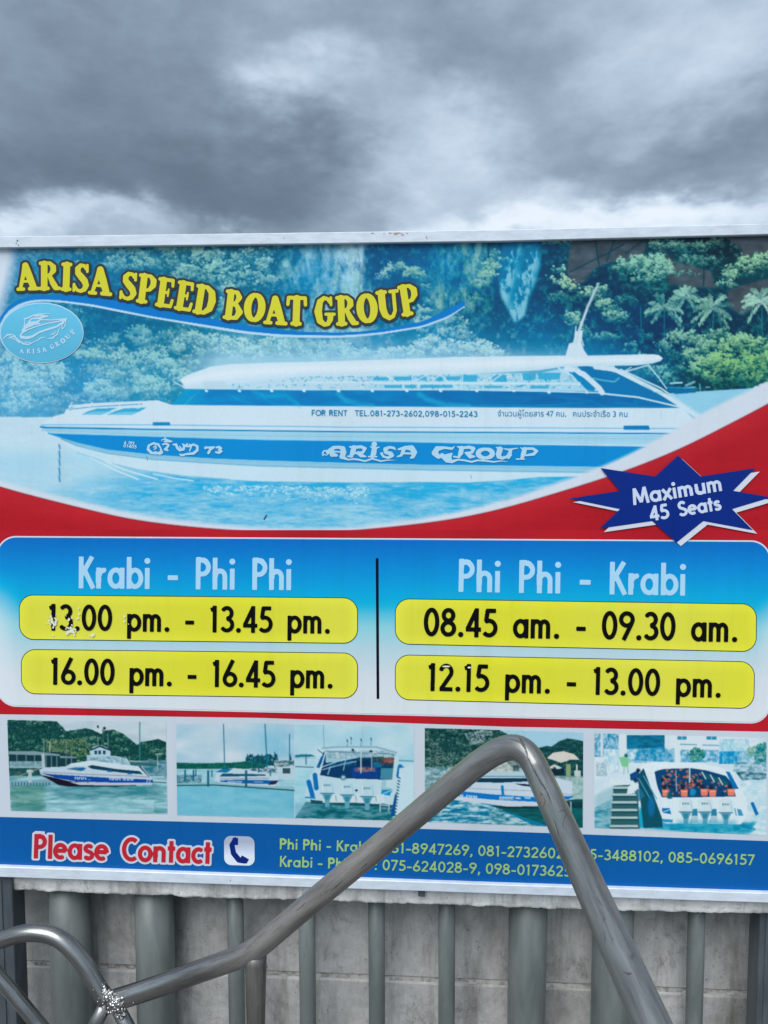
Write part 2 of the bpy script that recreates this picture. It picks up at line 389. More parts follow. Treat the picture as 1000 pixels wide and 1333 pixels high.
def clumps(lst, dens=1.0, size=1.3, img=V, seed=1, flat=1.0):
    r = np.random.default_rng(seed)
    for (cx, cy, rx, ry, lit) in lst:
        sl, X, Y = win(cx-rx*1.3, cy-ry*1.3, cx+rx*1.3, cy+ry*1.3)
        if X.size and Y.size and img.ndim == 2:
            d = np.hypot((X-cx)/rx, (Y-cy)/ry)
            img[sl] = img[sl]*(1-np.clip(1.25-d, 0, 1)*.55)+(.10+.25*lit*np.clip(.5-(Y-cy)/ry*.5, 0, 1))*np.clip(1.25-d, 0, 1)*.55
        # little bunches of leaves over the clump
        nb = max(int(rx*ry/8.5*dens), 5)
        t = r.random(nb)*6.283; q = np.sqrt(r.random(nb))
        bx = cx+rx*q*np.cos(t); by = cy+ry*q*np.sin(t)
        o = np.argsort(by)[::-1] if False else np.argsort(by)
        bx, by = bx[o], by[o]
        for k in range(nb):
            n = 13
            br = 2.0+2.2*r.random()
            x = bx[k]+r.normal(0, br, n); y = by[k]+r.normal(0, br*.7, n)
            top = np.clip(.5-(by[k]-cy)/ry*.42, 0, 1)
            v = lit*(.22+.66*top)*(.5+.8*r.random())+.30*lit*(-(y-by[k])/br)+r.normal(0, .06, n)
            oo = np.argsort(v); x, y, v = x[oo], y[oo], np.clip(v[oo], 0.02, 1)
            s_ = size*(.5+.9*r.random(n))
            splat(img, x, y, s_*1.25, s_*.8*flat, r.normal(0, .6, n), v.astype(np.float32))

def paint_main():
    global V
    sl, X, Y = win(X0, 300, X1, 705)
    H, W = Y.shape[0], X.shape[1]
    Xf = np.broadcast_to(X, (H, W)); Yf = np.broadcast_to(Y, (H, W))
    dark = fieldmap([(0,330,120,185,215),(60,340,50,140,180),(130,330,25,105,150),(250,340,20,95,125),(340,340,15,95,130),(150,420,15,95,140),
        (240,450,15,100,130),(100,510,25,125,180),(30,530,30,150,200),(200,500,15,125,165),(310,440,30,130,160),(420,360,35,145,195),(492,335,10,85,135),
        (500,400,10,90,135),(580,350,15,115,170),(560,440,15,130,175),(480,455,30,140,190),(680,350,5,110,160),(640,400,5,85,125),(700,440,10,105,155),
        (715,350,5,70,95),(760,380,5,60,90),(800,430,5,75,115),(850,350,15,75,90),(900,340,15,65,80),(940,320,20,45,60),(860,440,5,60,100),(950,430,5,60,85),
        (850,490,10,95,135),(920,500,10,75,85),(990,480,15,85,95),(990,340,35,80,85),(720,440,10,100,145),(780,450,10,100,150)], Xf, Yf, 28)
    lite = fieldmap([(0,330,170,210,230),(60,340,110,185,205),(130,330,130,195,200),(250,350,145,200,190),(340,350,150,205,200),(150,420,60,150,175),
        (150,470,165,210,200),(100,500,165,215,225),(30,500,170,215,230),(220,470,160,210,205),(310,450,170,215,215),(420,360,130,190,220),(460,340,175,210,235),
        (540,360,140,190,165),(580,350,70,160,205),(560,450,180,220,235),(480,455,170,215,230),(400,350,120,190,222),(690,350,115,185,210),(690,400,125,195,215),(640,350,150,200,175),
        (620,390,110,170,160),(740,370,165,205,170),(780,400,140,195,170),(800,430,130,200,195),(840,345,140,200,180),(900,325,125,180,165),(970,345,150,205,165),
        (870,400,130,185,180),(930,400,150,200,185),(992,395,165,210,200),(900,450,130,185,165),(945,470,135,195,125),(985,480,120,185,120),(830,490,120,190,195),
        (640,440,175,220,235)], Xf, Yf, 28)
    # ---- leaves
    V[:] = .10+.10*noise(CH, CW, 24, 24, 3, seed=3)
    r = np.random.default_rng(5)
    bg = []
    for _ in range(230):
        x = r.uniform(-40, 370); y = r.uniform(318, 545)
        if 105 < x < 185 and 395 < y < 448: continue
        if 95 < x < 122 and 470 < y < 540: continue
        bg.append((x, y, r.uniform(8, 20), r.uniform(6, 13), r.uniform(.3, .8)))
    clumps(bg, .95, 1.0, seed=2)
    clumps([(x, y, a, b, l) for x, y, a, b, l in [
        (75,335,18,9,.4),(105,330,12,7,.7),(130,326,22,7,.9),(165,325,15,9,.9),(150,345,18,12,.75),(185,342,18,12,.9),(200,322,14,6,.8),
        (225,330,14,9,.8),(250,322,18,8,.8),(270,335,22,12,.95),(240,355,18,12,.9),(290,355,22,13,1),(310,340,14,10,.8),(320,362,12,12,.8),(325,330,13,8,.8),
        (345,345,10,9,.9),(340,368,10,8,.8),(300,378,14,10,.8),(215,345,14,9,.6),(350,410,12,8,.8),(290,400,16,9,.8),(265,395,10,8,.5),
        (115,462,20,10,1),(150,462,22,12,1),(145,443,11,8,.9),(180,438,14,13,.95),(190,468,17,12,1),(172,480,18,12,.8),(150,489,10,7,.95),(128,485,9,7,.7),
        (130,507,20,14,1),(153,513,16,8,.8),(177,500,10,14,.8),(200,505,22,14,.95),(205,470,12,10,.9),(225,450,16,12,.95),(222,478,18,10,.95),(245,470,14,8,.9),
        (236,490,16,8,1),(262,455,13,11,.9),(250,440,12,9,.9),(215,440,9,9,.6),(272,445,12,9,.9),(290,450,18,12,1),(310,455,22,14,1),(340,458,22,12,1),(360,450,18,14,.9),
        (30,470,30,18,.95),(60,478,22,15,.95),(15,500,25,20,1),(50,500,28,16,1),(75,490,14,14,.95),(20,525,25,14,.9),(60,528,12,8,.5),(-20,500,30,28,.8),
        (380,455,18,14,1),(410,458,22,14,.95),(440,455,18,12,.9),(465,462,22,8,.9),(505,462,22,9,1),(530,460,18,8,1),(545,455,16,12,1),(565,448,18,12,1),
        (585,458,20,10,1),(600,450,16,14,1),(620,455,20,12,1),(640,460,16,9,1),(575,430,14,9,.95),(553,428,9,8,.9),(600,430,14,12,.9),(590,415,10,8,.9)]], 1.35, 1.12, seed=4)
    cl = [(500,358,9,9,.95),(520,352,16,6,1),(537,357,13,6,1),(548,362,7,8,.8),(522,346,7,6,.9),(556,375,4,9,.7),(548,407,14,7,1),(562,395,6,8,.7),(560,420,22,7,.9),
        (641,346,14,9,1),(647,332,7,6,.9),(663,341,5,4,.9),(634,358,12,7,.95),(624,368,10,7,.9),(629,374,8,5,.8),(618,392,12,7,.65),(630,405,9,6,.4),
        (604,336,5,4,.4),(700,345,4,5,.3),(722,318,18,4,.8),(728,352,7,5,.8),(727,363,11,7,1),(738,373,12,7,1),(726,388,12,8,.5),(719,392,6,6,.6),
        (770,383,19,8,.9),(785,378,10,6,.9),(790,398,16,9,.9),(800,412,14,10,.85),(745,416,12,9,.9),(758,430,8,9,.7),(770,440,10,8,.5),(790,440,16,8,.6),(820,455,10,8,.7),
        (815,420,12,8,.5)]
    clumps(cl, 1.1, 1.25, seed=8)
    flatc = [(825,345,22,12,1),(850,345,25,14,1),(845,360,22,9,.95),(870,357,12,9,.9),(810,352,12,9,.7),(860,320,16,6,.9),(885,322,22,8,.75),(915,322,18,7,.8),(935,317,13,6,.7),
        (900,345,22,12,.55),(920,342,14,9,.6),(890,360,14,8,.6),(965,350,16,8,1),(985,341,20,11,1),(1010,340,25,13,1),(955,358,12,6,.9),(945,372,12,5,.7),(990,320,14,5,.35),
        (815,390,14,8,.6),(830,375,20,6,.4),(850,382,14,6,.5)]
    clumps(flatc, 1.3, 1.5, seed=9, flat=.55)
    low = [(880,440,12,9,.9),(900,440,14,10,.9),(918,447,15,10,.9),(935,437,14,8,.7),(905,462,17,10,.85),(925,455,15,10,.95),(945,452,20,12,1),(965,445,16,10,.95),(975,465,16,12,.9),
        (915,478,17,12,1),(940,472,22,13,1),(960,480,18,12,.9),(985,470,18,16,1),(990,450,14,10,.9),(930,492,16,8,.7),(960,497,22,7,.55),(990,492,14,10,.8),(875,480,13,9,.7),
        (850,485,16,10,.8),(835,470,10,8,.7),(865,455,10,10,.6),(880,465,10,8,.5),(1020,470,30,30,.9),(870,495,12,7,.7),(845,440,8,5,.5)]
    clumps(low, 1.3, 1.4, seed=10, flat=.8)
    soft_v = blur(V[sl], 1)
    V[sl] = .55*V[sl]+.45*soft_v
    # palms
    def palm(cx, cy, R, n, seed):
        q = np.random.default_rng(seed); lum = q.uniform(.45, 1, n); q.shuffle(lum)
        for k in range(n):
            a = -3.9+4.6*k/(n-1)+q.normal(0, .12); L = R*(.75+.35*q.random())
            x, y = cx, cy; dx, dy = np.cos(a), np.sin(a)
            for st in range(14):
                f = st/14
                x += dx*L/14; y += dy*L/14; dy += .045
                m = 5
                splat(V, x+q.normal(0, .8, m), y+q.normal(0, .3+1.5*np.sin(3.1*f), m)+.6, np.full(m, 2.4), np.full(m, .62),
                      np.full(m, np.arctan2(dy, dx)+.45*(1 if dx > 0 else -1))+q.normal(0, .15, m), np.clip(lum[k]*(.65+.4*q.random(m)), 0, 1).astype(np.float32))
    palm(893, 385, 20, 11, 1); palm(864, 400, 24, 12, 2); palm(928, 400, 27, 13, 3); palm(992, 392, 27, 13, 4)
    v = np.clip((V[sl]-.10)*1.45, 0, 1)
    # stone masks
    st = noise(H, W, 60, 7, 5, .62, seed=21)                 # tall vertical streaks
    fine = noise(H, W, 8, 5, 3, .6, seed=22); st2 = noise(H, W, 34, 16, 5, .6, seed=23)
    wob = (noise(H, W, 30, 30, 3, seed=29)-.5)*34
    cliff = np.clip((1-np.abs((Xf-428+wob)/60)**4)*1.6, 0, 1)*np.clip((452-Yf)/22, 0, 1)
    cl2 = np.clip((1-np.abs((Xf-598+wob)/44)**4)*1.5, 0, 1)*np.clip((425-Yf)/25, 0, 1)
    leafy = np.clip((v-.3)*5, 0, 1)
    sv = np.clip((st-.5)*.5+(st2-.5)*1.7+.58+.5*np.exp(-((Xf-460)/8)**2)+(fine-.5)*.5-.25*np.exp(-((Xf-390)/16)**2)+.12*np.exp(-((Xf-432)/20)**2), 0, 1)
    v = v*(1-cliff)+sv*cliff*1.0
    sv2 = np.clip((st2-.5)*1.6+.44+(fine-.5)*.6, 0, 1)
    k2 = cl2*(1-leafy*(Yf > 325))
    v = v*(1-k2)+sv2*k2
    v = v*(1-.8*np.exp(-((Xf-490)/9)**2)*(Yf < 350))
    mot = noise(H, W, 14, 14, 5, .75, seed=24)
    v = np.clip(v+np.clip((mot-.52)*2.2, -.1, .4)*(1-np.clip(v*2, 0, 1)), 0, 1)
    dark = dark*np.array([.8, .84, .92], np.float32)*(.80+.40*noise(H, W, 10, 10, 4, .7, seed=25))[..., None]
    gn = np.clip((noise(H, W, 16, 16, 4, .65, seed=26)-.40)*3, 0, 1)[..., None]*.42*np.clip(1-(Yf-430)/70, .25, 1)[..., None]
    lite = np.clip(lite*1.02, 0, 1)*(1-gn)+col(112,172,142)*gn
    lite = lite*(.86+.28*noise(H, W, 4, 4, 3, .7, seed=27))[..., None]
    v = np.clip((v-.5)*1.18+.5-.02, 0, 1)
    base = dark+(lite-dark)*np.clip(v, 0, 1)[..., None]
    hz = (.16*np.clip((720-Xf)/300, 0, 1)+.22*np.clip((Yf-400)/80, 0, 1)*np.clip((760-Xf)/200, 0, 1))[..., None]; base = base*(1-hz)+col(120,195,228)*hz
    # hanging rock of the middle
    rockx = 0; rock = polymask([(655,310),(703,310),(704,345),(697,370),(688,390),(683,412),(670,421),(660,400),(652,385),(650,360)], Xf, Yf)
    rock = blur(rock, 3)*(1-np.clip((V[sl]-.55)*6, 0, 1)*(Xf < 662))
    xx = (Xf+.35*(Yf-360)); rs = noise(H, W, 20, 10, 5, .7, seed=31); rr = np.clip((rs-.46)*3.2+(Yf-335)/95+.28*np.sin(xx/4.5+rs*9), 0, 1)
    rc = col(8,115,165)+(col(120,190,215)-col(8,115,165))*rr[..., None]
    base = base*(1-rock[..., None])+rc*rock[..., None]
    # brown stone patches behind the trees
    for pts in ([(745,305),(845,305),(838,335),(800,340),(775,350),(760,368),(742,372),(737,350),(741,325)],
                [(962,372),(1000,362),(1060,362),(1060,400),(985,398),(968,412),(948,400),(946,378)],
                [(940,305),(1060,305),(1060,330),(985,335),(962,338),(966,325)], [(842,312),(865,330),(870,370),(905,375),(935,375),(925,352),(880,340),(850,310)]):
        m = blur(polymask(pts, Xf, Yf), 3)*(1-np.clip((V[sl]-.30)*6, 0, 1))
        c = col(76,86,98)*(.72+.55*noise(H, W, 14, 30, 4, seed=33))[..., None]
        base = base*(1-m[..., None]*.9)+c*m[..., None]*.9
    CAN[sl] = base
    # branches and trunks
    for p in ([(742,354),(770,340),(790,330),(812,318)],[(775,312),(779,340),(784,360)],[(800,312),(790,340)],[(815,330),(830,318),(842,310)]): line(p, 1.6, col(20,60,80), .8)
    for p in ([(865,405),(865,445)],[(929,405),(928,430)],[(992,400),(993,440)],[(887,405),(886,430)],[(834,400),(835,430)]): line(p, 1.5, col(90,150,165), .55)
    line([(636,312),(636,335)], 2.4, col(5,70,110), .8)
    line([(917,345),(916,372)], 2, col(25,60,75), .8); line([(940,350),(930,368)], 1.5, col(25,60,75), .8)
    # colour cast: bluer and paler towards the boat and the left
    cast = np.zeros((H, W, 1), np.float32)
    glow = np.exp(-np.abs(np.maximum(468-Yf, 0))/17.)*np.clip((Xf-235)/50, 0, 1)*np.clip((860-Xf)/60, 0, 1)
    low_left = np.clip((Yf-455)/90, 0, 1)*np.clip((240-Xf)/200, 0, 1)
    edge = np.clip((16-Xf-8*np.sin(Yf/30))/16, 0, 1)*np.clip((470-Yf)/60, 0, 1)
    a = (1.05*glow*np.clip((840-Xf)/120, .3, 1)+.25*low_left)[..., None]
    b = CAN[sl]; a = np.clip(a, 0, 1); b = b*(1-a*.75)+col(178,222,242)*a*.75
    cy = (np.clip((Yf-430)/60, 0, 1)*np.clip((Xf-640)/60, 0, 1)*np.clip((880-Xf)/90, 0, 1)*.45)[..., None]
    b = b*(1-cy)+col(10,140,205)*cy
    e2 = np.clip(edge, 0, 1)[..., None]; b = b*(1-e2)+col(205,220,238)*e2
    CAN[sl] = b

def paint_boat():
    # far water left and right of the boat
    sl, X, Y = win(X0, 538, 330, 705)
    H, W = Y.shape[0], X.shape[1]
    n = noise(H, W, 5, 26, 4, seed=41)
    t = np.clip((Y-542-(n-.5)*3)/1.2, 0, 1)
    c = col(190,222,240)*(.97+.05*n)[..., None]
    put(sl, np.broadcast_to(t, (H, W))*np.clip((330-X)/40, 0, 1), c)
    # sea under the boat
    sl, X, Y = win(X0, 575, 900, 705)
    H, W = Y.shape[0], X.shape[1]; Xf = np.broadcast_to(X, (H, W)); Yf = np.broadcast_to(Y, (H, W))
    n = noise(H, W, 5, 30, 5, .7, seed=42); n2 = noise(H, W, 20, 90, 3, seed=43); n3 = noise(H, W, 3, 9, 3, .7, seed=44)
    v = np.clip((n-.5)*1.6+.48+(n2-.5)*1.1+(n3-.5)*.5+(Yf-655)/110, 0, 1)
    c = col(62,172,224)*(1-v[..., None])+col(150,206,232)*v[..., None]
    v = v; pale = np.clip((190-Xf)/150+np.clip((640-Yf)/50, 0, 1)*np.clip((320-Xf)/130, 0, 1), 0, 1)*.85
    c = c*(1-pale[..., None])+col(186,220,238)*pale[..., None]
    m = np.clip((Yf-578)/20, 0, 1)*np.clip(1-(Xf-870)/20, 0, 1)
    put(sl, m, c)
    r = np.random.default_rng(4)
    k = 420                                                    # sparkle at the waterline
    x = r.uniform(265, 480, k); y = 632+np.abs(r.normal(0, 7, k))+(x > 400)*2
    splat(CAN, x, y, r.uniform(.8, 2.2, k), r.uniform(.4, .8, k), r.normal(0, .2, k), np.broadcast_to(col(175,222,240), (k, 3)))
    # right hand water and small boats on it
    rect_ = None; band(870, 1050, [(870,512),(985,505),(1050,504)], [(870,640),(1050,640)], col(140,203,232))
    sl, X, Y = win(870, 506, 1000, 570); n = noise(Y.shape[0], X.shape[1], 6, 40, 3, seed=46)
    put(sl, np.clip(n-.35, 0, 1)*.35*np.clip((Y-512)/4, 0, 1), col(190,225,240))
    poly([(872,505),(884,506),(905,505),(906,511),(880,513),(868,508)], col(15,110,165)); line([(873,499),(888,498)], 2.2, col(160,215,235)); line([(893,502),(904,497)], 3, col(120,170,195))
    line([(890,505),(905,504)], 1.6, col(110,195,225)); line([(911,500),(912,508)], 1.8, col(90,170,190)); line([(919,504),(924,504)], 1.4, col(130,190,205)); line([(868,504),(895,505)], 1, col(70,170,215))
    line([(880,420),(880,421)], 1, col(0,0,0), 0)
    for x, y in ((985,505),(992,502),(998,500)): ell(x, y, 4, 2.5, col(190,222,235))
    W1 = col(200,225,242); W2 = col(186,219,239)
    # hull white above the blue band, deck and superstructure
    poly([(52,556),(54,551),(70,542),(84,538),(86,533),(100,529),(118,526),(150,524),(205,521),(224,527),(400,527),(700,529),(888,530),(905,548),(930,560),(930,585),(300,575),(62,566)], W1)
    poly([(66,548),(90,543),(300,545),(930,548),(930,553),(300,551),(60,552)], col(202,224,241), .8, 1)
    poly([(55,557),(300,561),(930,566),(930,580),(300,574),(64,565)], col(160,212,238))
    for y, w, c, a in ((0,1.2,(70,170,220),.8),(6,1.7,(15,125,190),1),(10,1.0,(140,195,220),.8),(12.5,.8,(100,160,190),.55),(15,1.2,(150,200,225),.6)):
        line([(54,553+y*.55),(200,553+y),(450,556+y*1.0),(700,557+y*1.05),(905,558+y*1.1)], w, col(*c), a)
    line([(53,555.5),(60,556.5),(160,558.2)], 2.2, col(20,130,195))
    poly([(199,549.5),(221,549.5),(222,554),(199,554)], col(30,135,190)); poly([(812,554),(845,554),(846,559.5),(812,559.5)], col(10,125,190))
    # blue band
    top = [(60,563),(68,564.3),(200,568.5),(340,572.7),(450,574),(550,576),(660,578.6),(860,581.5),(920,583)]
    bot = [(60,563.5),(68,566),(100,576),(140,585.2),(200,592),(280,597),(340,599.3),(450,602.4),(550,604.8),(700,606.5),(920,610)]
    und = [(60,564),(80,572),(100,581),(140,591),(200,599),(280,604),(340,607.5),(450,610),(550,612.5),(700,615),(920,618)]
    wl = [(60,565),(75,572),(100,588),(140,603),(180,612),(240,620.5),(300,624.5),(340,626.6),(450,628),(550,627.5),(610,628),(660,625),(700,621),(760,620),(830,626)]
    band(66, 880, und, wl, col(193,223,240))
    band(62, 880, bot, und, col(150,205,232))
    for f, w, a in ((.28,.9,.7),(.55,.8,.45),(.85,1.3,.8)):
        line([(b[0], b[1]+(u[1]-b[1])*f) for b, u in zip([(x, np.interp(x, [q[0] for q in bot], [q[1] for q in bot])) for x in range(80, 880, 20)],
              [(x, np.interp(x, [q[0] for q in und], [q[1] for q in und])) for x in range(80, 880, 20)])], w, col(95,165,205), a)
    band(62, 925, top, bot, col(8,138,212))
    sl, X, Y = win(62, 560, 925, 612); n = noise(Y.shape[0], X.shape[1], 60, 260, 2, seed=47)
    line([(100,589),(140,602),(180,611.5),(240,619.5),(300,624)], 1.0, col(80,170,215), .7)
    line([(118,596),(150,612),(180,624)], 2.0, col(205,230,243), .9); line([(120,592),(160,611),(205,624)], 2.0, col(205,230,243), .9); line([(200,617),(230,623),(252,626)], 1.6, col(200,230,243), .9)
    ell(120,596,22,8,col(170,218,240),.4,.6,.4)
    # anchor rope at the bow
    for y0, y1 in ((579,584),(587,596),(598,606),(609,618),(620,627)): line([(77,y0),(78,y1)], 2.0, col(45,130,180), .85)
    # deck windows and bow rail
    poly([(106,540),(114,535.5),(127,531.5),(153,531),(142,535),(132,540)], col(70,170,215)); poly([(139,540),(150,535),(162,531.5),(191,530.5),(182,535.5),(172,540)], col(70,170,215))
    poly([(106,540),(120,536),(146,535),(132,540)], col(110,195,228)); poly([(139,540),(160,536),(180,536),(172,540)], col(110,195,228))
    line([(90,529),(120,526),(186,523)], 2.2, W1); line([(90,533),(120,529.5),(185,526)], 1.2, col(40,140,195), .8); 
    for x in (94,120,158,183): line([(x,523),(x-4,532)], 1.2, W1)
    # saloon window band
    tp = [(224,526),(241,506.5),(400,508),(600,508),(700,510),(780,512),(840,520),(888,530.5)]
    bt = [(224,527),(400,528.6),(600,530),(740,531),(888,531)]
    band(224, 888, tp, bt, col(8,128,196))
    sl, X, Y = win(224, 504, 888, 532); H, W = Y.shape[0], X.shape[1]
    n = noise(H, W, 20, 60, 4, seed=48)
    T, B = interp(tp, X[0])[None], interp(bt, X[0])[None]; ins = np.clip((Y-T)*2, 0, 1)*np.clip((B-Y)*2, 0, 1)
    put(sl, ins*np.clip((n-.5)*3, 0, 1)*.45, col(45,160,215)); put(sl, ins*np.clip((.5-n)*3, 0, 1)*.3, col(0,100,170))
    put(sl, ins*np.clip((275-X)/60, 0, 1)*.5, col(120,200,232)); put(sl, ins*(np.abs(Y-(527-(X-240)*.95)) < 1)*.25*np.clip((262-X)/10, 0, 1), col(180,220,240))
    put(sl, ins*np.clip((X-420)/300, 0, 1)*.45, col(0,84,150)); put(sl, ins*np.clip((Y-526)/3, 0, 1)*.3, col(60,160,210))
    for pts, w, a in ([(q[0], q[1], q[2]*.8) for q in (([(330,510),(350,516),(372,515),(384,523),(390,529)],5,.4),([(340,513),(345,520),(360,527),(385,528)],2,.3),([(440,511),(448,520),(470,527),(485,528)],7,.45),([(546,513),(556,520),(580,527),(610,529)],7,.5),
                      ([(295,512),(310,520),(330,526)],1.6,.3),([(424,512),(440,514),(452,523)],3,.25),([(610,528),(700,528),(760,524)],1.2,.35),([(800,524),(830,526),(826,522),(850,524)],1.4,.35),([(700,512),(770,522),(790,530)],1.4,.3))]):
        line(pts, w, col(120,195,230), a, soft=1)
    line([(241,505.5),(400,507),(600,507.3),(700,509),(780,511.3),(840,518),(886,529.5)], 1.7, col(190,225,243))
    for x in (268,311,353,395,440,484,529,573,620,668,714,763): line([(x,508.5+(x>700)*2),(x+1.5,509+(x>700)*2)], 3, col(205,232,245))
    # open rail zone under the roof
    zt = [(236,494),(300,494),(400,487),(600,486),(700,486),(750,476)]; zb = [(240,505.5),(400,506),(600,506.5),(750,509)]
    band(238, 800, zt, zb, col(165,213,236))
    r = np.random.default_rng(12); k = 1500
    band(238, 480, zt, zb, col(186,218,238), .8); x = r.uniform(300, 800, k); y = r.uniform(487, 506, k); f = np.clip((x-330)/260, .05, 1)
    v = r.random(k)[:, None]; c = col(60,160,205)*(1-v)+col(205,230,242)*v; keep = (r.random(k) < .35+.5*f) & (y < 505.5) & (np.abs(y-498.5) > 1.6)
    splat(CAN, x[keep], y[keep], r.uniform(.6, 2.4, k)[keep], r.uniform(.4, 1.1, k)[keep], r.normal(0, .6, k)[keep], c[keep].astype(np.float32))
    for x0, x1, y0, y1 in ((486,507,491,495),(513,539,490,495),(544,556,490,495),(566,578,490,496),(580,600,490,495),(600,622,488,497),(640,660,488,497),(500,524,501,505),(526,543,501,505),(547,590,501,505),
                           (630,655,502,505),(690,715,502,506),(680,698,486,495),(700,730,485,494)):
        poly([(x0,y0),(x1,y0),(x1-1,y1),(x0+1,y1)], col(60,168,215), .85)
    for p in ([(486,499),(800,500)],[(400,497.8),(640,498),(755,500)],[(500,488),(516,497)],[(507,490),(515,497)],[(540,496),(556,488)],[(561,497),(573,488),(584,497)],[(537,489),(537,497)],[(628,497),(644,488)],[(640,497),(652,488)],
              [(524,500),(527,507)],[(547,500),(543,503),(546,507)],[(590,500),(594,507)],[(602,488),(602,498)],[(662,499),(663,507)]): line(p, 1.5, col(198,228,243), .95)
    # roof
    rt = [(234,494),(240,490),(255,484),(275,477),(300,474),(350,472),(400,471),(500,468),(600,464.5),(700,463),(760,463),(850,461),(858,462),(863,466)]
    rb = [(234,495),(242,505),(300,500),(340,496),(400,489.5),(500,489),(600,487),(700,482),(735,477),(800,476),(830,475.5),(850,473),(860,470),(863,466.5)]
    band(233, 863, rt, rb, col(200,227,243))
    sl, X, Y = win(236, 460, 863, 506); H, W = Y.shape[0], X.shape[1]
    T, B = interp(rt, X[0])[None], interp(rb, X[0])[None]; f = np.clip((Y-T)/(B-T+.01), 0, 1); ins = ((Y > T+.5) & (Y < B-.5)).astype(np.float32)
    put(sl, ins*np.clip(1-np.abs(f-.45)*2.6, 0, 1)*.75, col(222,234,246)); put(sl, ins*np.clip((f-.7)*3, 0, 1)*.35, col(165,208,235))
    poly([(262,497),(292,496),(299,505),(268,505)], col(180,212,228), .7, 1)
    line([(226,497),(232,500),(240,504)], 1.4, col(190,222,238)); line([(226,493),(236,491)], 1.2, col(190,222,238))
    # mast
    poly([(736,464),(741,447),(746,446),(750,431),(759,430),(757,445),(760,455),(766,464)], W1); line([(748,458),(754,430),(765,400),(777,374)], 3.2, col(190,215,228)); line([(765,402),(778,373)], 2.0, col(150,190,200))
    line([(748,445),(750,425)], 1.6, W1); line([(760,450),(756,437)], 1.4, W1); ell(752,456,7,8,W1,1,.3)
    # stern windows and struts
    poly([(752,477),(765,476.5),(785,479),(805,487),(845,507),(888,530.5),(840,520),(786,511),(778,504)], col(8,118,180))
    poly([(740,484),(746,483),(777,503),(773,509),(765,508)], col(14,135,195))
    line([(738,479),(760,487),(780,505),(784,511)], 7, W1); line([(727,479),(744,488),(755,496),(755,500),(744,500)], 1.8, W1); poly([(742,485),(748,484),(774,504),(774,509),(766,508)], col(14,135,195))
    line([(770,492),(785,495),(800,497),(806,492)], 2, col(120,190,220), .8); line([(781,512),(830,517),(886,530)], 2.2, W1)
    line([(775,478),(800,481),(860,511),(895,533),(912,545)], 5.5, col(198,225,241)); line([(808,481),(860,505),(885,522),(905,536),(921,544)], 2.4, col(175,215,235))
    line([(845,476),(858,492),(868,506)], 1.6, col(190,222,238)); line([(845,475),(810,485)], 1.8, col(190,222,238)); line([(810,485),(822,478)], 1.3, W1); line([(838,500),(852,510),(872,513)], 1.4, col(150,205,230))
    line([(900,551),(914,545)], 1.2, col(150,180,205), .6); line([(861,535),(861,545)], 1.4, col(170,205,225), .7)

RED_E = [(-44,619),(0,634.8),(60,650),(115,663.7),(170,677),(255,687),(340,692.6),(400,693.8),(460,691),(500,687),(560,680.7),(600,674.6),(640,666),(670,658.6),(720,643),(780,625),(820,611),(860,595.6),(900,578.6),(930,561.6),(965,544.6),(1000,526),(1050,498)]
WHT_E = [(-44,610),(0,627),(60,642),(115,655),(170,668),(255,680),(340,688),(400,689.5),(460,686.5),(500,682),(560,673),(600,666),(640,656),(670,648),(720,631),(780,609),(820,592),(860,570),(900,546),(930,529),(965,512),(1000,498.7),(1050,470)]
def smooth(tab, step=4):
    xs = np.arange(tab[0][0], tab[-1][0]+1, step, dtype=float); ys = np.interp(xs, [t[0] for t in tab], [t[1] for t in tab])
    for _ in range(4):
        yp = np.pad(ys, 6, mode='reflect', reflect_type='odd'); ys = np.convolve(yp, np.ones(13)/13, 'valid')
    return list(zip(xs, ys))

def paint_frame_of_photo():
    global RED_E, WHT_E
    RED_E, WHT_E = smooth(RED_E), smooth(WHT_E)
    big = [(-44,720),(1050,720)]
    sl, X, Y = win(X0, 460, X1, 720); H, W = Y.shape[0], X.shape[1]
    Wt = interp(WHT_E, X[0])[None]; Rt = interp(RED_E, X[0])[None]
    put(sl, np.clip((Y-Wt+3)/6, 0, 1), col(204,218,234))
    n = noise(H, W, 30, 200, 4, seed=50); n2 = noise(H, W, 3, 3, 2, seed=51)
    d = Y-Rt
    red = col(172,34,45)*(1+.10*(n-.5)+.04*(n2-.5))[..., None]+col(14,8,8)*np.clip(1-d/30, 0, 1)[..., None]
    put(sl, np.clip(d*1.5+.5, 0, 1)*.999, red)
    put(sl, np.exp(-(d/1.0)**2)*.35, col(90,20,40))
    r = np.random.default_rng(9); k = 60; x = r.uniform(0, 1000, k); y = r.uniform(640, 698, k); q = y > np.interp(x, [t[0] for t in RED_E], [t[1] for t in RED_E])+3
    splat(CAN, x[q], y[q], np.full(q.sum(), .55), np.full(q.sum(), .5), np.zeros(q.sum()), np.broadcast_to(col(120,20,35), (q.sum(), 3)))
    line([(344,676),(347,671)], 1.8, col(40,40,40)); line([(191,594),(192,599)], 1, col(90,110,120), .7); line([(613,619),(614,623)], 1, col(110,130,140), .7)

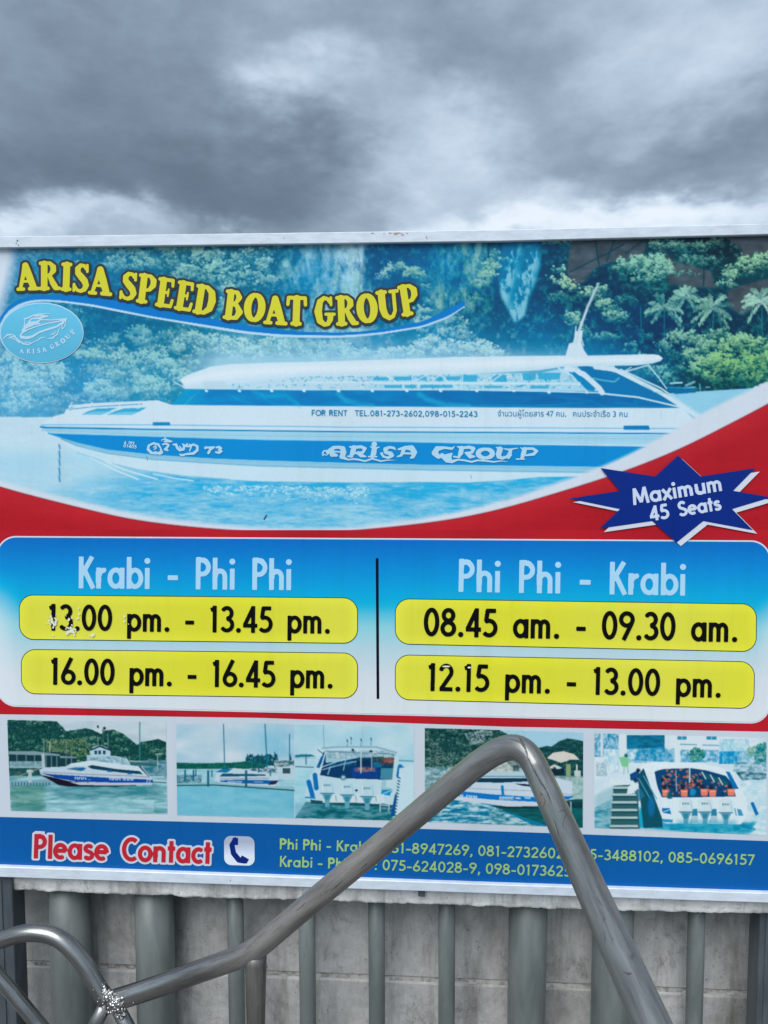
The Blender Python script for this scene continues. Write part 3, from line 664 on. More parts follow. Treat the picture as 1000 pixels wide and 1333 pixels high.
SW_B_T = [(0,413),(6,405),(12,398),(24,390),(36,386),(54,384),(80,383),(120,386),(160,393),(200,401.5),(250,410),(300,419),(320,423),(360,429),(400,432),(440,433),(470,431.5),(500,428),(550,418.5),(585,402),(605,391)]
SW_B_B = [(0,422),(6,411),(12,404),(24,396),(36,391.5),(54,389.5),(80,391),(120,396),(160,404),(200,412),(250,420),(300,428),(320,431),(360,435),(400,436.4),(440,436.6),(470,435),(500,432),(550,424),(585,411),(605,398)]
SW_W_B = [(0,428),(6,417),(12,409),(24,400),(36,395),(54,392.3),(80,393.5),(120,399),(160,407),(200,414.5),(250,423),(300,431.5),(320,434.5),(360,438),(400,439.7),(440,439.8),(470,438),(500,434.6),(550,426.5),(585,413.5),(605,399.5)]
def paint_swoosh():
    a, b, c = (smooth(t, 1) if False else t for t in (SW_B_T, SW_B_B, SW_W_B))
    def sm(t):
        xs = np.arange(0, 606, 2.); ys = np.interp(xs, [p[0] for p in t], [p[1] for p in t])
        yp = np.pad(ys, 4, mode='reflect', reflect_type='odd'); ys2 = np.convolve(yp, np.ones(9)/9, 'valid'); w = np.clip((xs-20)/20, 0, 1)
        return list(zip(xs, ys*(1-w)+ys2*w))
    a, b, c = sm(a), sm(b), sm(c)
    band(0, 605, b, c, col(178,214,242)); band(0, 605, a, b, col(6,122,204))

# ------------------------------------------------------------------ the four small photographs under the timetable
def rect(x0, y0, x1, y1, c, a=1.0): poly([(x0,y0),(x1,y0),(x1,y1),(x0,y1)], c, a)
def texture(x0, y0, x1, y1, sy, sx, ca, cb, seed, a=1.0, gain=.65, k=2.2, maskpts=None):
    sl, X, Y = win(x0, y0, x1, y1); H, W = Y.shape[0], X.shape[1]
    n = np.clip((noise(H, W, sy*S, sx*S, 4, gain, seed)-.5)*k+.5, 0, 1)[..., None]
    m = np.full((H, W), a, np.float32)
    if maskpts: m = m*polymask(maskpts, X, Y)
    put(sl, m, ca*(1-n)+cb*n)
def leaves(pts, n, ca, cb, seed, size=1.1, fl=.8):
    """dark to light leaf dabs inside a polygon"""
    r = np.random.default_rng(seed); xs = [p[0] for p in pts]; ys = [p[1] for p in pts]
    x = r.uniform(min(xs), max(xs), n*3); y = r.uniform(min(ys), max(ys), n*3)
    ins = np.zeros(len(x), bool)
    for i in range(len(pts)):
        xa, ya = pts[i]; xb, yb = pts[(i+1) % len(pts)]
        if ya == yb: continue
        ins ^= ((ya > y) != (yb > y)) & (x < (xb-xa)*(y-ya)/(yb-ya)+xa)
    x, y = x[ins][:n], y[ins][:n]; m = len(x)
    cxs = r.uniform(min(xs), max(xs), 120); cys = r.uniform(min(ys), max(ys), 120); cr = r.uniform(3, 7, 120)
    v = np.full(m, .22)
    for a, b, c in zip(cxs, cys, cr):
        d = np.hypot((x-a)/c, (y-b)/c*1.3); v = np.where(d < 1, .42-.62*(y-b)/c, v)
    v = np.clip(v+r.normal(0, .16, m), 0, 1)[:, None]
    s_ = r.uniform(.5, 1.1, m)*size
    splat(CAN, x, y, s_, s_*fl, r.normal(0, .6, m), (ca*(1-v)+cb*v).astype(np.float32))

def photo1():
    WH = col(203,214,226)
    poly([(9,937),(216,940),(218,1060),(14,1056)], col(175,200,212))
    texture(9,937,217,975,20,60,col(168,192,206),col(196,212,222),61,.8,maskpts=[(9,937),(217,940),(217,975),(9,975)])
    hill = [(10,937),(74,939),(80,945),(86,952),(100,950),(112,948),(120,950),(132,956),(136,951),(148,950),(160,955),(170,963),(178,970),(184,966),(196,964),(206,962),(216,966),(216,1005),(10,1005)]
    poly(hill, col(24,66,66)); leaves(hill, 5600, col(16,52,56), col(112,160,138), 62, 1.2)
    leaves([(60,965),(110,960),(120,985),(60,988)], 500, col(60,95,70), col(120,150,105), 63)
    line([(182,940),(182,990)], 1.4, col(70,130,135)); line([(57,962),(57,985)], 1.1, col(130,150,145)); line([(65,966),(65,980)], 1.2, col(170,185,180)); line([(86,968),(86,985)], 1, col(110,140,135))
    # pier building left
    poly([(12,982),(75,979),(100,984),(100,1000),(12,1004)], col(35,60,70)); poly([(11,978),(45,978),(78,982),(78,984),(11,982)], col(120,150,160)); poly([(78,984),(100,985),(100,987),(78,987)], col(110,140,150))
    for x in (22,34,45,60,67,74,86,93): line([(x,983),(x,1001)], 1.3, col(100,130,135))
    texture(12,991,56,1000,3,4,col(95,140,160),col(150,185,195),64,.9); texture(12,1000,56,1010,4,8,col(30,65,70),col(70,105,105),65,1)
    line([(56,983),(57,1002)], 4, col(165,190,195)); line([(11,998),(56,999)], 1, col(160,185,190))
    # right hand jetty
    texture(165,990,217,1010,3,6,col(60,110,130),col(120,165,180),66,1); line([(170,991),(206,994)], 2, col(150,175,180)); rect(160,992,205,997,col(35,75,80),.6); line([(205,982),(205,1003)],1,col(150,180,180)); line([(203,982),(212,981)],1.4,col(150,180,180))
    rect(214,995,217,1015,col(100,150,165))
    # water
    texture(10,1010,218,1061,4,26,col(78,140,152),col(150,200,212),67,1,.7,2.6,[(10,1009),(217,1012),(218,1060),(14,1056)])
    poly([(12,1020),(60,1020),(56,1057),(14,1056)], col(70,125,105), .45, 3); poly([(60,1024),(205,1022),(190,1036),(80,1040)], col(55,120,135), .45, 2)
    texture(60,1042,200,1059,3,18,col(130,190,205),col(190,222,230),68,.45)
    # floating dock and bollard
    poly([(12,1017),(65,1015),(68,1020),(12,1023)], col(120,160,180)); 
    for x in range(16, 66, 4): line([(x,1019),(x,1022)], 1.2, col(40,85,105))
    line([(39,1004),(39,1017)], 4.5, col(165,190,195)); line([(36,1004),(42,1004)], 3, col(190,205,208)); line([(20,1012),(36,1006),(52,1000)], 1, col(150,165,150))
    line([(198,1016),(216,1017)], 2.4, col(170,200,210)); line([(198,1018),(216,1019)], 1, col(40,80,100))
    # cabin tower
    poly([(117,978),(121,972),(131,970),(140,973),(144,979),(144,984),(118,984)], col(170,200,215)); line([(119,976),(130,971.5),(142,976)], 2.2, col(40,60,80))
    for x in (123,128,134): rect(x, 977, x+3.5, 982, col(45,75,95))
    poly([(113,983),(150,984),(165,987),(172,998),(113,992)], col(165,200,218)); texture(113,985,170,996,4,4,col(70,115,140),col(185,212,225),69,.7,maskpts=[(113,984),(150,984),(165,987),(171,997),(113,992)])
    line([(134,950),(135,972)], 1.6, col(60,90,95)); line([(127,958),(128,972)], 1, col(110,140,140)); line([(140,955),(141,972)], 1, col(110,140,140)); ell(127.5,946,1.2,1.8,col(30,40,50)); ell(136,948,1.8,1.8,col(30,40,50))
    # hull
    poly([(51,1002),(60,999),(85,998),(92,994),(125,991),(185,998),(188,1004),(199,1014),(198,1022),(150,1023),(100,1024),(80,1022),(66,1016),(53,1008)], col(178,202,218))
    poly([(53,1009),(60,1010),(90,1017),(150,1021),(197,1021),(150,1024),(90,1024),(76,1022),(64,1015)], col(30,28,45)); poly([(90,1018),(150,1020),(198,1020),(198,1022),(140,1022.5),(104,1022)], col(180,190,205))
    poly([(52,1006),(62,1007.5),(100,1010),(150,1013),(199,1015),(199,1019),(150,1019),(100,1017.5),(74,1013)], col(30,70,155))
    line([(56,1005),(110,1008),(170,1010),(196,1012)], .9, col(110,90,110), .7)
    poly([(92,994),(118,990),(180,998),(186,1000),(183,1003),(150,1001),(115,997),(92,997)], col(195,215,226)); poly([(114,998),(120,996),(150,1001),(182,1004),(186,1008),(160,1006),(120,1001)], col(25,60,85))
    poly([(86,1001),(98,999),(113,1000),(106,1004)], col(70,110,140)); line([(182,998),(194,1010)], 2, col(40,60,85)); line([(185,999),(196,1012)], 1, col(190,215,225)); rect(140,1002,146,1005,col(40,90,140)); rect(166,1005,172,1008,col(40,90,140)); rect(102,999,110,1003,col(50,100,150))
    for x0, n, d in ((98,6,2.6),(143,13,2.5)):
        for i in range(n):
            if x0 == 143 and i == 6: continue
            x = x0+i*d; y = 1013+(x-98)*.022
            line([(x, y-1.2),(x+(i%2)*1.0, y+1.2)], 1.2, col(185,205,228)); line([(x-.4, y+(1 if i%2 else -1)),(x+1.4, y+(1 if i%2 else -1))], .9, col(185,205,228))
    for x in (191,194.5): line([(x,1015),(x+1.5,1015.4),(x,1018.5)], 1, col(190,205,228))
    line([(115,1015),(118,1015)], 1.1, col(120,150,200))

def photo2():
    c = [(229.5,943),(383,943),(383,1065),(230.5,1061.5)]
    poly(c, col(165,200,218)); texture(229,940,384,1000,24,60,col(160,196,216),col(196,214,226),71,1,.5,2,[(229.5,943),(383,943),(383,1000),(229.5,1000)])
    ell(348,962,22,16,col(90,180,215),.5,.9); ell(365,975,18,9,col(105,180,212),.45,.9)
    leaves([(320,985),(322,984),(326,982),(330,985),(336,983),(342,984),(350,981),(356,985),(358,979),(361,984),(362,995),(320,1002)], 900, col(10,70,90), col(40,110,120), 72, 1.0)
    for x in (322,329,336,341,347,352,358,378): poly([(x-2.6,995),(x,980-(x==358)*3),(x+2.6,995)], col(15,75,92))
    b = [(229.5,993),(260,993.5),(300,993),(322,991),(345,995),(345,1001),(229.5,1001)]
    poly(b, col(30,90,85)); leaves(b, 700, col(20,75,75), col(60,125,105), 73, 1)
    texture(229,1001,383,1025,3,12,col(130,185,205),col(165,208,222),74,1,maskpts=[(229.5,1001),(383,1001),(383,1025),(229.5,1022)])
    texture(230,1020,383,1066,10,30,col(100,178,205),col(120,190,212),75,1,.6,2,[(230,1019),(383,1024),(383,1065),(230.5,1061.5)])
    for x, y0, y1, w in ((291,943,1000,1.3),(345,943,1000,1.5),(377,956,990,1.2),(329,986,1001,1.2)): line([(x,y0),(x+(x==345)*3+(x==291)*1.5-(x==329)*2,y1)], w, col(50,115,145))
    texture(357,990,383,1000,3,4,col(50,90,105),col(190,205,210),76,1); poly([(358,999),(383,997),(383,1015),(372,1016),(356,1012)], col(175,205,218)); rect(368,1000,378,1007,col(60,80,95)); texture(325,1000,360,1006,2.5,4,col(50,85,110),col(190,212,222),77,1)
    poly([(281,1008),(288,1002),(305,1000),(318,1001),(326,1003),(345,1006),(362,1011),(363,1019),(358,1024),(290,1020),(279,1016)], col(180,206,222)); poly([(280,1005),(290,1001),(303,1001),(295,1006)], col(40,115,165)); 
    poly([(286,1011),(290,1007),(345,1008),(346,1010),(300,1011)], col(40,85,115)); poly([(286,1016),(310,1015),(362,1016),(358,1021),(318,1020),(288,1018)], col(40,95,165)); poly([(352,1018),(363,1016),(359,1021),(350,1022)], col(50,40,55)); line([(287,1014),(350,1013)], 1, col(110,120,130), .7)
    poly([(229.5,1009),(246,1010),(256,1018),(270,1021),(229.5,1022)], col(75,125,150)); texture(230,1009,262,1022,2.5,4,col(35,85,110),col(140,185,200),78,.9); 
    line([(230,1021),(280,1020),(340,1024),(383,1027)], 2.6, col(140,180,190)); line([(230,1022.5),(280,1022),(340,1026),(383,1029)], 1.6, col(40,85,100))
    for x, y0, y1, w in ((241,1003,1016,2.2),(252,1003,1016,2.0),(271,1004,1023,2.6),(276,1003,1011,1.5),(320.5,1004,1023,3),(337,994,1005,2),(352,1004,1010,1.4),(255,1002,1010,1.4)): line([(x,y0),(x,y1)], w, col(45,95,120))
    for i in range(9): line([(297+i*2.1,1017),(298+i*2.1,1018.6)], 1, col(190,210,230))
    line([(331,1018),(342,1018)], 1.2, col(170,200,225), .8)

def motor(x, y, s, c1=(178,212,226), dk=(60,115,140)):
    poly([(x-9*s,y-5*s),(x-7*s,y-9*s),(x+7*s,y-9*s),(x+10*s,y-4*s),(x+10*s,y+4*s),(x+7*s,y+9*s),(x-7*s,y+9*s),(x-9*s,y+4*s)], col(*c1), 1)
    ell(x, y-5*s, 9.5*s, 6*s, col(*c1), 1, .15); poly([(x-7.5*s,y+8*s),(x+7.5*s,y+8*s),(x+3.5*s,y+17*s),(x+2.6*s,y+26*s),(x-2.6*s,y+26*s),(x-3.2*s,y+17*s)], col(95,160,185))
    line([(x-9*s,y+8*s),(x+9*s,y+8*s)], 1.2, col(*dk)); poly([(x-4*s,y+10*s),(x+4*s,y+10*s),(x+2*s,y+17*s),(x-2*s,y+17*s)], col(55,120,150), .7)
    line([(x+6*s,y-6*s),(x+8.5*s,y+6*s)], 1.4, col(140,190,210), .7); line([(x-6*s,y-4.5*s),(x-6*s,y+3*s)], 1.4, col(205,228,236), .8)
    line([(x-4.2*s,y-3.6*s),(x-2.6*s,y-3.7*s),(x-4.4*s,y-1.9*s),(x-2.4*s,y-1.9*s)], .7, col(*dk)); line([(x+.6*s,y-3.7*s),(x-1*s,y-3.7*s),(x-1*s,y-2.9*s),(x+.5*s,y-2.7*s),(x-.2*s,y-1.9*s),(x-1.2*s,y-1.9*s)], .6, col(*dk)); ell(x+2.9*s,y-2.8*s,1.3,1.1,col(*dk)); ell(x+2.9*s,y-2.8*s,.5,.45,col(*c1))

def photo3():
    c = [(383,943),(539,945),(539,1069),(384,1065)]
    poly(c, col(165,208,224)); texture(383,943,539,1000,30,50,col(158,204,222),col(185,215,228),81,1,.5,2,[(383,943),(539,945),(539,1000),(383,1000)])
    poly([(384,983),(392,982),(405,982),(411,985),(384,986)], col(50,120,140)); line([(384,987),(411,987)], 1.2, col(140,190,205)); line([(398.5,982),(398.5,995)], 1.4, col(60,110,130)); line([(385,998),(408,999)], 1.3, col(70,110,130)); line([(421,944),(422,975)], .9, col(90,150,185), .8); line([(472,946),(472,972)], .6, col(140,180,200), .7)
    texture(384,1000,539,1060,6,30,col(140,200,218),col(170,214,228),82,.9,.6,2,[(384,1000),(539,1000),(539,1069),(384,1065)]); line([(520,990),(538,991)], 2, col(90,160,185))
    texture(384,1042,512,1068,3,14,col(30,85,100),col(90,150,165),83,1,.7,2.4,[(398,1044),(510,1046),(512,1068.5),(384,1065)])
    poly([(384,1046),(404,1044),(420,1050),(400,1064),(384,1064)], col(110,170,190), .5, 2)
    # hull from behind
    poly([(396,1036),(404,1010),(412,996),(418,985),(422,974),(428,972),(490,972),(510,975),(518,980),(519,1000),(516,1025),(512,1050),(500,1046),(470,1049),(440,1045),(404,1044),(398,1040)], col(182,212,226))
    poly([(420,981),(424,977),(512,981),(515,985),(512,1015),(500,1015),(440,1013),(416,1009),(420,990)], col(25,60,105))
    poly([(424,979),(516,983),(515,987),(470,985),(440,992),(424,993)], col(150,190,205)); 
    for x in range(428, 512, 7): line([(x,978),(x+2,987)], 1, col(50,100,125))
    texture(425,977,515,986,2.5,5,col(100,150,170),col(195,216,224),84,.7)
    for x0 in (431,443,452,462): poly([(x0,994-(x0-431)*.12),(x0+8,991-(x0-431)*.1),(x0+6,997-(x0-431)*.08),(x0-1,1000-(x0-431)*.1)], col(30,90,125)); 
    line([(418,999),(440,991),(465,986)], 1.4, col(160,200,215)); line([(420,1002),(445,995),(470,990)], 1.2, col(150,190,208)); line([(450,990),(447,1003)], 1.2, col(140,180,200)); line([(430,998),(427,1008)], 1.4, col(150,190,205))
    rect(464,990,482,1000,col(20,50,85)); rect(486,992,497,999,col(25,120,195)); poly([(458,1000),(470,997),(490,999),(494,1003),(494,1013),(458,1012)], col(25,65,140)); ell(474,1002,12,2.8,col(140,110,120)); texture(462,999,488,1004,1.5,3,col(40,50,80),col(190,140,135),85,.7)
    poly([(496,1000),(512,1000),(511,1015),(495,1014)], col(75,135,160)); ell(506,990,8,3.5,col(165,80,75)); ell(508,991,4,2.5,col(190,95,80)); ell(497,992,3,3,col(90,60,60)); rect(484,985,500,991,col(35,75,80),.7); texture(486,986,513,998,2,3,col(25,45,60),col(120,110,100),86,.45)
    line([(470,978),(470,1006)], 1.7, col(175,200,212)); line([(484,978),(484,1000)], 1.2, col(150,180,195)); line([(515,985),(512,1018)], 3, col(185,212,224)); line([(500,1018),(499,1027),(509,1029)], 6, col(150,195,205))
    poly([(412,999),(418,985),(424,980),(422,986),(416,1000)], col(25,95,150)); line([(416,1008),(424,978)], 1.6, W_); line([(420,974),(440,972.5),(490,972.5),(516,980)], 2.4, col(130,175,195)); line([(414,976),(420,981)], 1.2, col(70,120,145))
    line([(459,976),(460,977)], 2.6, col(25,45,65)); line([(482,978),(484,978)], 2.4, col(25,45,65))
    for x, y in ((452,963),(457,960),(470,962),(483,961)): line([(x,y),(x+.5,y+3)], 1.3, col(50,75,100)); line([(x+.3,y+5),(x,y+9)], .9, col(90,120,140))
    poly([(404,1041),(412,1042),(512,1048),(510,1051),(405,1046)], col(45,80,95)); rect(420,1034,500,1045,col(195,218,228))
    for x in range(424, 500, 13): line([(x,1036),(x+1,1043)], 1, col(110,150,170))
    poly([(497,1028),(510,1028),(508,1036),(496,1034)], col(35,140,200)); line([(498,1034),(509,1029)], 1, col(190,215,225)); line([(495,1043),(495,1057)], 1.2, col(190,210,218)); line([(507,1044),(506,1056)], 1.2, col(190,210,218)); line([(495,1048),(507,1049)], 1.2, col(180,205,215))
    line([(410,1009),(412,1026)], 6, col(20,110,180)); line([(402,1018),(407,1036)], 6, col(20,110,190)); line([(398,1038),(410,1039)], 2, col(40,130,180)); ell(447,1012,4,3.5,col(60,100,120)); ell(447,1012,2.4,2.2,col(160,195,210)); line([(521,998),(519,1010)], 6, col(20,105,175)); ell(522,1001,4.5,4,col(30,120,185)); line([(517,1036),(512,1060)], 6, col(20,80,150))
    poly([(520,1000),(539,998),(539,1060),(514,1062)], col(185,216,230)); 
    for y in range(1012, 1064, 4): line([(519-(y-1012)*.12,y),(521-(y-1012)*.12,y+1.5)], 1.6, col(60,90,110))
    ell(464,1029,1.8,1.5,col(30,60,80))
    motor(426,1025,.98); motor(452,1027,.98); motor(478,1029,1.0)

W_ = col(200,222,232)
def photo4():
    c = [(553,947.5),(759.5,953.5),(759,1077.7),(553,1070)]
    poly(c, col(155,200,222)); 
    m = [(553,948),(650,950),(662,957),(672,966),(700,985),(700,1000),(553,1000)]
    poly(m, col(25,58,62)); leaves(m, 4600, col(20,52,58), col(105,148,132), 91, 1.2); leaves([(605,955),(628,950),(632,966),(612,970)], 240, col(90,120,125), col(175,195,200), 92, 1)
    leaves([(555,955),(575,975),(600,990),(560,998)], 300, col(60,95,90), col(150,175,165), 94, .9); leaves([(628,950),(640,951),(640,958),(630,958)], 60, col(90,120,125), col(160,180,185), 92, 1)
    h = [(700,974),(712,971),(718,972),(728,965),(738,961.5),(745,962),(759.5,965),(759.5,1012),(700,1012)]
    poly(h, col(28,62,70)); leaves(h, 1500, col(24,58,68), col(75,118,110), 93, 1)
    texture(553,998,620,1030,4,5,col(60,110,120),col(185,208,215),95,.8,maskpts=[(553,997),(650,1000),(650,1030),(553,1030)])
    poly([(630,1004),(645,990),(655,988),(668,1000),(672,1004)], col(185,195,190)); texture(630,990,680,1004,3,4,col(110,140,150),col(205,212,205),96,.6)
    # parasols and people
    poly([(712,987),(720,980),(734,978),(748,982),(755,989),(742,989),(738,991),(730,993),(722,990)], col(205,205,200)); poly([(712,1000),(722,995),(733,1000),(728,1001)], col(200,205,200)); line([(738,992),(738,1010)], 1, col(110,120,120))
    for x, y in ((722,1003),(727,1006),(732,1004),(725,1010),(718,1008)): ell(x, y, 2.6, 4.5, col(25,45,60), .9)
    rect(737,995,743,1011,col(135,160,120)); rect(748,1003,756,1014,col(185,200,200)); line([(751,996),(751,1004)], 2, col(190,205,205)); texture(714,1010,759,1020,3,5,col(100,140,145),col(180,200,200),97,.8)
    line([(649,985),(649,1003)],1,col(190,200,200)); rect(668,996,676,1004,col(40,65,70),.6)
    # boat
    poly([(618,1008),(630,1004),(690,1005),(700,1006),(745,1018),(750,1026),(749,1037),(745,1040),(735,1046),(700,1050),(660,1051),(630,1047),(560,1032),(600,1020)], col(190,210,226))
    line([(617,1006),(695,1008)], 5, col(170,200,215)); poly([(612,1018),(618,1013),(690,1013),(697,1017),(650,1019)], col(25,60,85)); line([(615,1010.5),(692,1011)], 1.5, col(90,140,165))
    poly([(588,1030),(600,1030),(640,1034),(700,1038),(749,1036),(740,1041),(700,1044),(640,1041),(580,1035)], col(20,115,195)); line([(600,1026),(700,1030),(748,1035)], 1, col(130,150,185), .7)
    poly([(670,1020),(690,1021),(690,1024),(680,1023)], col(30,50,70)); line([(654,1024),(655,1036)], 3.6, col(25,120,190)); line([(607,1018),(612,1023)], 2.6, col(30,110,180))
    poly([(560,1036),(640,1047),(700,1051),(740,1045),(759,1044),(759,1077.7),(553,1070),(553,1040)], col(40,120,160)); 
    texture(553,1038,759,1078,3,14,col(20,110,150),col(180,215,228),98,1,.75,3.2,[(553,1040),(600,1040),(645,1050),(700,1078),(553,1070)])
    texture(640,1048,759,1078,3,16,col(15,75,80),col(25,105,110),99,1,.6,2,[(638,1049),(700,1051),(745,1041),(759,1040),(759,1078),(720,1077)]); texture(640,1050,720,1077,2.5,12,col(30,110,130),col(190,218,226),100,.75,.7,4,[(648,1054),(700,1076),(640,1074),(600,1050)])
    poly([(640,1049),(700,1048),(744,1041),(759,1040),(759,1052),(700,1053),(660,1053)], col(25,55,60), .85)
    poly([(580,1037),(640,1043),(700,1045),(740,1041),(700,1049.5),(660,1050),(630,1046),(578,1040)], col(192,208,224))
    for i in range(11):
        if i != 5: x = 590+i*3.0; line([(x,1033.5+i*.25),(x+1.2*(i%2),1036.5+i*.25)], 1.3, col(195,215,232)); line([(x-.5,1034.8+i*.25),(x+1.5,1034.8+i*.25)], .9, col(195,215,232))
    for i in range(5): x = 652+i*3.8; ell(x, 1039, 1.9, 2.1, col(200,220,235)); ell(x+.3, 1039.3, .8, .9, col(20,115,195)); 
    line([(672,1039),(677,1039.3)], 2.2, col(180,210,230)); line([(684,1038.6),(690,1039)], 2.4, col(150,195,225)); 
    for y in range(1044, 1058, 3): line([(743,y),(743.6,y+1.6)], 1.6, col(170,190,195))
    texture(745,1012,759,1040,4,4,col(120,160,160),col(170,200,195),101,.8)

def photo5():
    c = [(774,954.5),(998,960.5),(998,1088),(773,1078)]
    poly(c, col(198,220,232)); texture(774,954,998,1088,20,30,col(190,215,230),col(210,226,235),111,.8,maskpts=c)
    texture(774,955,805,985,4,3,col(35,120,170),col(170,212,228),112,.9); rect(782,955,785,985,col(200,220,230)); texture(816,957,865,975,6,8,col(20,90,125),col(45,125,165),113,1); poly([(830,976),(862,972),(876,984),(876,992),(826,990)], col(40,140,190)); 
    for k in range(9): line([(832+k*4.5,976),(836+k*5,990)], .8, col(20,100,150), .7)
    texture(816,974,878,993,4,4,col(40,130,180),col(190,220,232),114,.55); rect(806,956,816,1005,col(205,222,232)); texture(786,975,806,1005,9,2.5,col(150,200,220),col(220,232,238),115,.9); texture(776,992,790,1010,3,3,col(130,170,190),col(205,220,230),116,.9)
    # people on the quay, in a green shirt
    ell(815,984,2.2,3,col(50,100,120)); poly([(806,986),(812,985),(819,987),(818,999),(810,998)], col(120,195,150)); line([(813,999),(812,1007)], 2, col(150,200,200)); line([(817,999),(818,1006)], 2, col(150,200,200))
    # building
    poly([(870,957),(945,960),(945,980),(880,978)], col(205,222,232)); 
    for x0, x1 in ((882,894),(920,933)): rect(x0, 958.5, x1, 963, col(60,140,175)); line([((x0+x1)/2,958),((x0+x1)/2,963)], .8, col(200,220,230))
    line([(886,969),(907,969.5)], 1.6, col(110,165,190)); line([(915,970),(938,970.5)], 1.6, col(110,165,190)); texture(886,976,935,992,5,5,col(40,135,185),col(180,215,230),117,.85); 
    texture(936,962,975,978,10,4,col(110,185,215),col(200,222,232),118,.8); texture(936,978,962,994,7,3,col(20,120,185),col(90,180,215),119,.95); texture(960,978,998,994,4,4,col(60,150,190),col(190,218,230),120,.7)
    leaves([(895,980),(905,972),(915,976),(918,985),(908,990),(900,992)], 260, col(20,100,110), col(110,170,140), 121, 1.1); leaves([(984,970),(998,965),(998,992),(982,994)], 420, col(20,110,130), col(120,175,160), 122, 1.1); leaves([(972,972),(984,970),(982,984),(972,984)], 120, col(90,150,140), col(150,195,170), 123, 1)
    texture(958,1004,998,1016,3,6,col(20,75,100),col(150,195,210),124,.9,maskpts=[(956,1003),(998,1006),(998,1015),(966,1016)]); texture(955,992,998,1004,3,4,col(50,120,150),col(190,218,230),125,.7)
    # water at right and bottom
    texture(950,1015,998,1088,4,12,col(165,208,225),col(212,228,236),126,.9,maskpts=[(965,1016),(998,1016),(998,1088),(960,1086)])
    texture(774,1030,820,1079,5,16,col(40,125,150),col(140,195,210),127,.9,maskpts=[(773,1052),(797,1040),(820,1020),(800,1079),(773,1078)]); poly([(774,1035),(795,1025),(812,1022),(800,1045),(774,1052)], col(130,180,195), .6, 2)
    poly([(830,1078),(832,1050),(870,1074),(985,1070),(975,1086),(920,1085)], col(40,150,185), .9, 1); texture(840,1068,985,1086,3,10,col(25,125,165),col(100,185,210),128,.8,maskpts=[(835,1076),(870,1072),(975,1072),(985,1080),(975,1086),(900,1084)])
    # boat
    poly([(833,1000),(838,994),(850,992),(890,993),(930,997),(948,1003),(960,1018),(972,1040),(974,1060),(965,1073),(880,1072),(864,1068),(855,1040),(846,1015)], col(208,226,236))
    poly([(852,1004),(865,1001),(900,1000),(920,1003),(945,1010),(955,1022),(958,1037),(900,1038),(860,1038),(855,1020)], col(30,70,115))
    r = np.random.default_rng(33)
    for _ in range(190):
        x = r.uniform(862, 950); y = r.uniform(1002, 1034); 
        if y < 1003+(x-900)*.35: continue
        c_ = [(176,88,74),(190,105,88),(55,45,62),(28,45,75),(150,115,115),(200,125,108),(40,70,105),(35,38,58)][r.integers(8)]
        ell(x, y, r.uniform(.9, 2.3), r.uniform(.9, 2.1), col(*c_), .9)
    for x, y in ((867,1032),(891,1032),(917,1031),(928,1032),(952,1031)): poly([(x-5,y-4),(x+5,y-4),(x+4,y+5),(x-4,y+5)], col(220,125,105)); line([(x-3,y-1.5),(x+3,y-1.5)], 1.1, col(235,180,160)); ell(x-2,y-7,2.6,2.8,col(40,40,60))
    ell(902,1031,4,5,col(50,140,195)); ell(872,1036,3.5,6,col(30,90,120),.9)
    for x0 in (915,926,937): poly([(x0,1006+(x0-915)*.35),(x0+9,1009+(x0-915)*.35),(x0+12,1015+(x0-915)*.35),(x0+4,1013+(x0-915)*.35)], col(45,95,110)); line([(x0-1,1005+(x0-915)*.35),(x0+4,1014+(x0-915)*.35)], 1.4, col(200,220,228))
    line([(880,1003),(881,1030)], 1.2, col(140,180,200)); line([(898,1001),(898,1018)], 2, col(170,200,212)); poly([(945,1004),(950,1005),(962,1027),(955,1027)], col(25,110,175)); 
    poly([(833,1000),(838,994),(860,992),(905,993),(935,998),(945,1003),(900,999),(860,1001),(850,1006)], col(212,228,238)); line([(846,1008),(860,1040),(864,1068)], 5, col(205,224,235))
    # jetty steps and the crew
    poly([(830,1010),(838,1000),(862,1065),(863,1077),(838,1078)], col(40,80,100)); line([(838,1010),(855,1040)], 1.3, col(90,165,200)); line([(832,1014),(850,1046)], 1.2, col(90,165,200)); ell(848,1050,4.5,13,col(20,110,170),.8)
    poly([(799,1023),(830,1021),(833,1079),(795,1079)], col(60,95,105)); 
    for i, y in enumerate((1024,1033,1043,1053,1063,1074)): w = i*.9; poly([(799-w,y),(828+w*.5,y),(829+w*.5,y+3.2),(798-w,y+3.2)], col(165,195,200)); poly([(798-w,y+3.2),(829+w*.5,y+3.2),(829+w*.5,y+5),(798-w,y+5)], col(30,65,75), .7)
    poly([(797,1024),(799,1024),(794,1079),(791,1060)], col(140,180,195), .4); poly([(820,1008),(830,1003),(834,1010),(826,1016),(821,1016)], col(20,75,130)); ell(831,1003,2.6,2.6,col(30,40,60)); poly([(818,1024),(826,1018),(832,1022),(828,1032),(816,1034)], col(205,222,232)); ell(828,1016,3,3,col(40,60,85)); poly([(826,1030),(834,1026),(840,1036),(832,1044)], col(60,110,140), .8)
    # outboard motors
    rect(868,1040,960,1072,col(205,225,235)); poly([(862,1052),(872,1052),(874,1060),(862,1058)], col(25,115,175)); line([(861,1058),(875,1053)], 1, col(210,225,235)); poly([(956,1052),(965,1054),(968,1062),(958,1062)], col(70,150,190)); line([(958,1050),(962,1070)], 2, col(205,225,235)); poly([(977,1045),(981,1044),(988,1060),(984,1062)], col(15,110,180)); 
    poly([(862,1066),(876,1067),(876,1071),(862,1070)], col(60,150,190)); line([(893,1012),(893,1012)], 1, col(0,0,0), 0)
    for x in (905,930): poly([(x-3,1053),(x+3,1053),(x+4,1071),(x-6,1071)], col(60,130,165)); rect(x-5,1062,x+4,1071,col(190,215,225),.8)
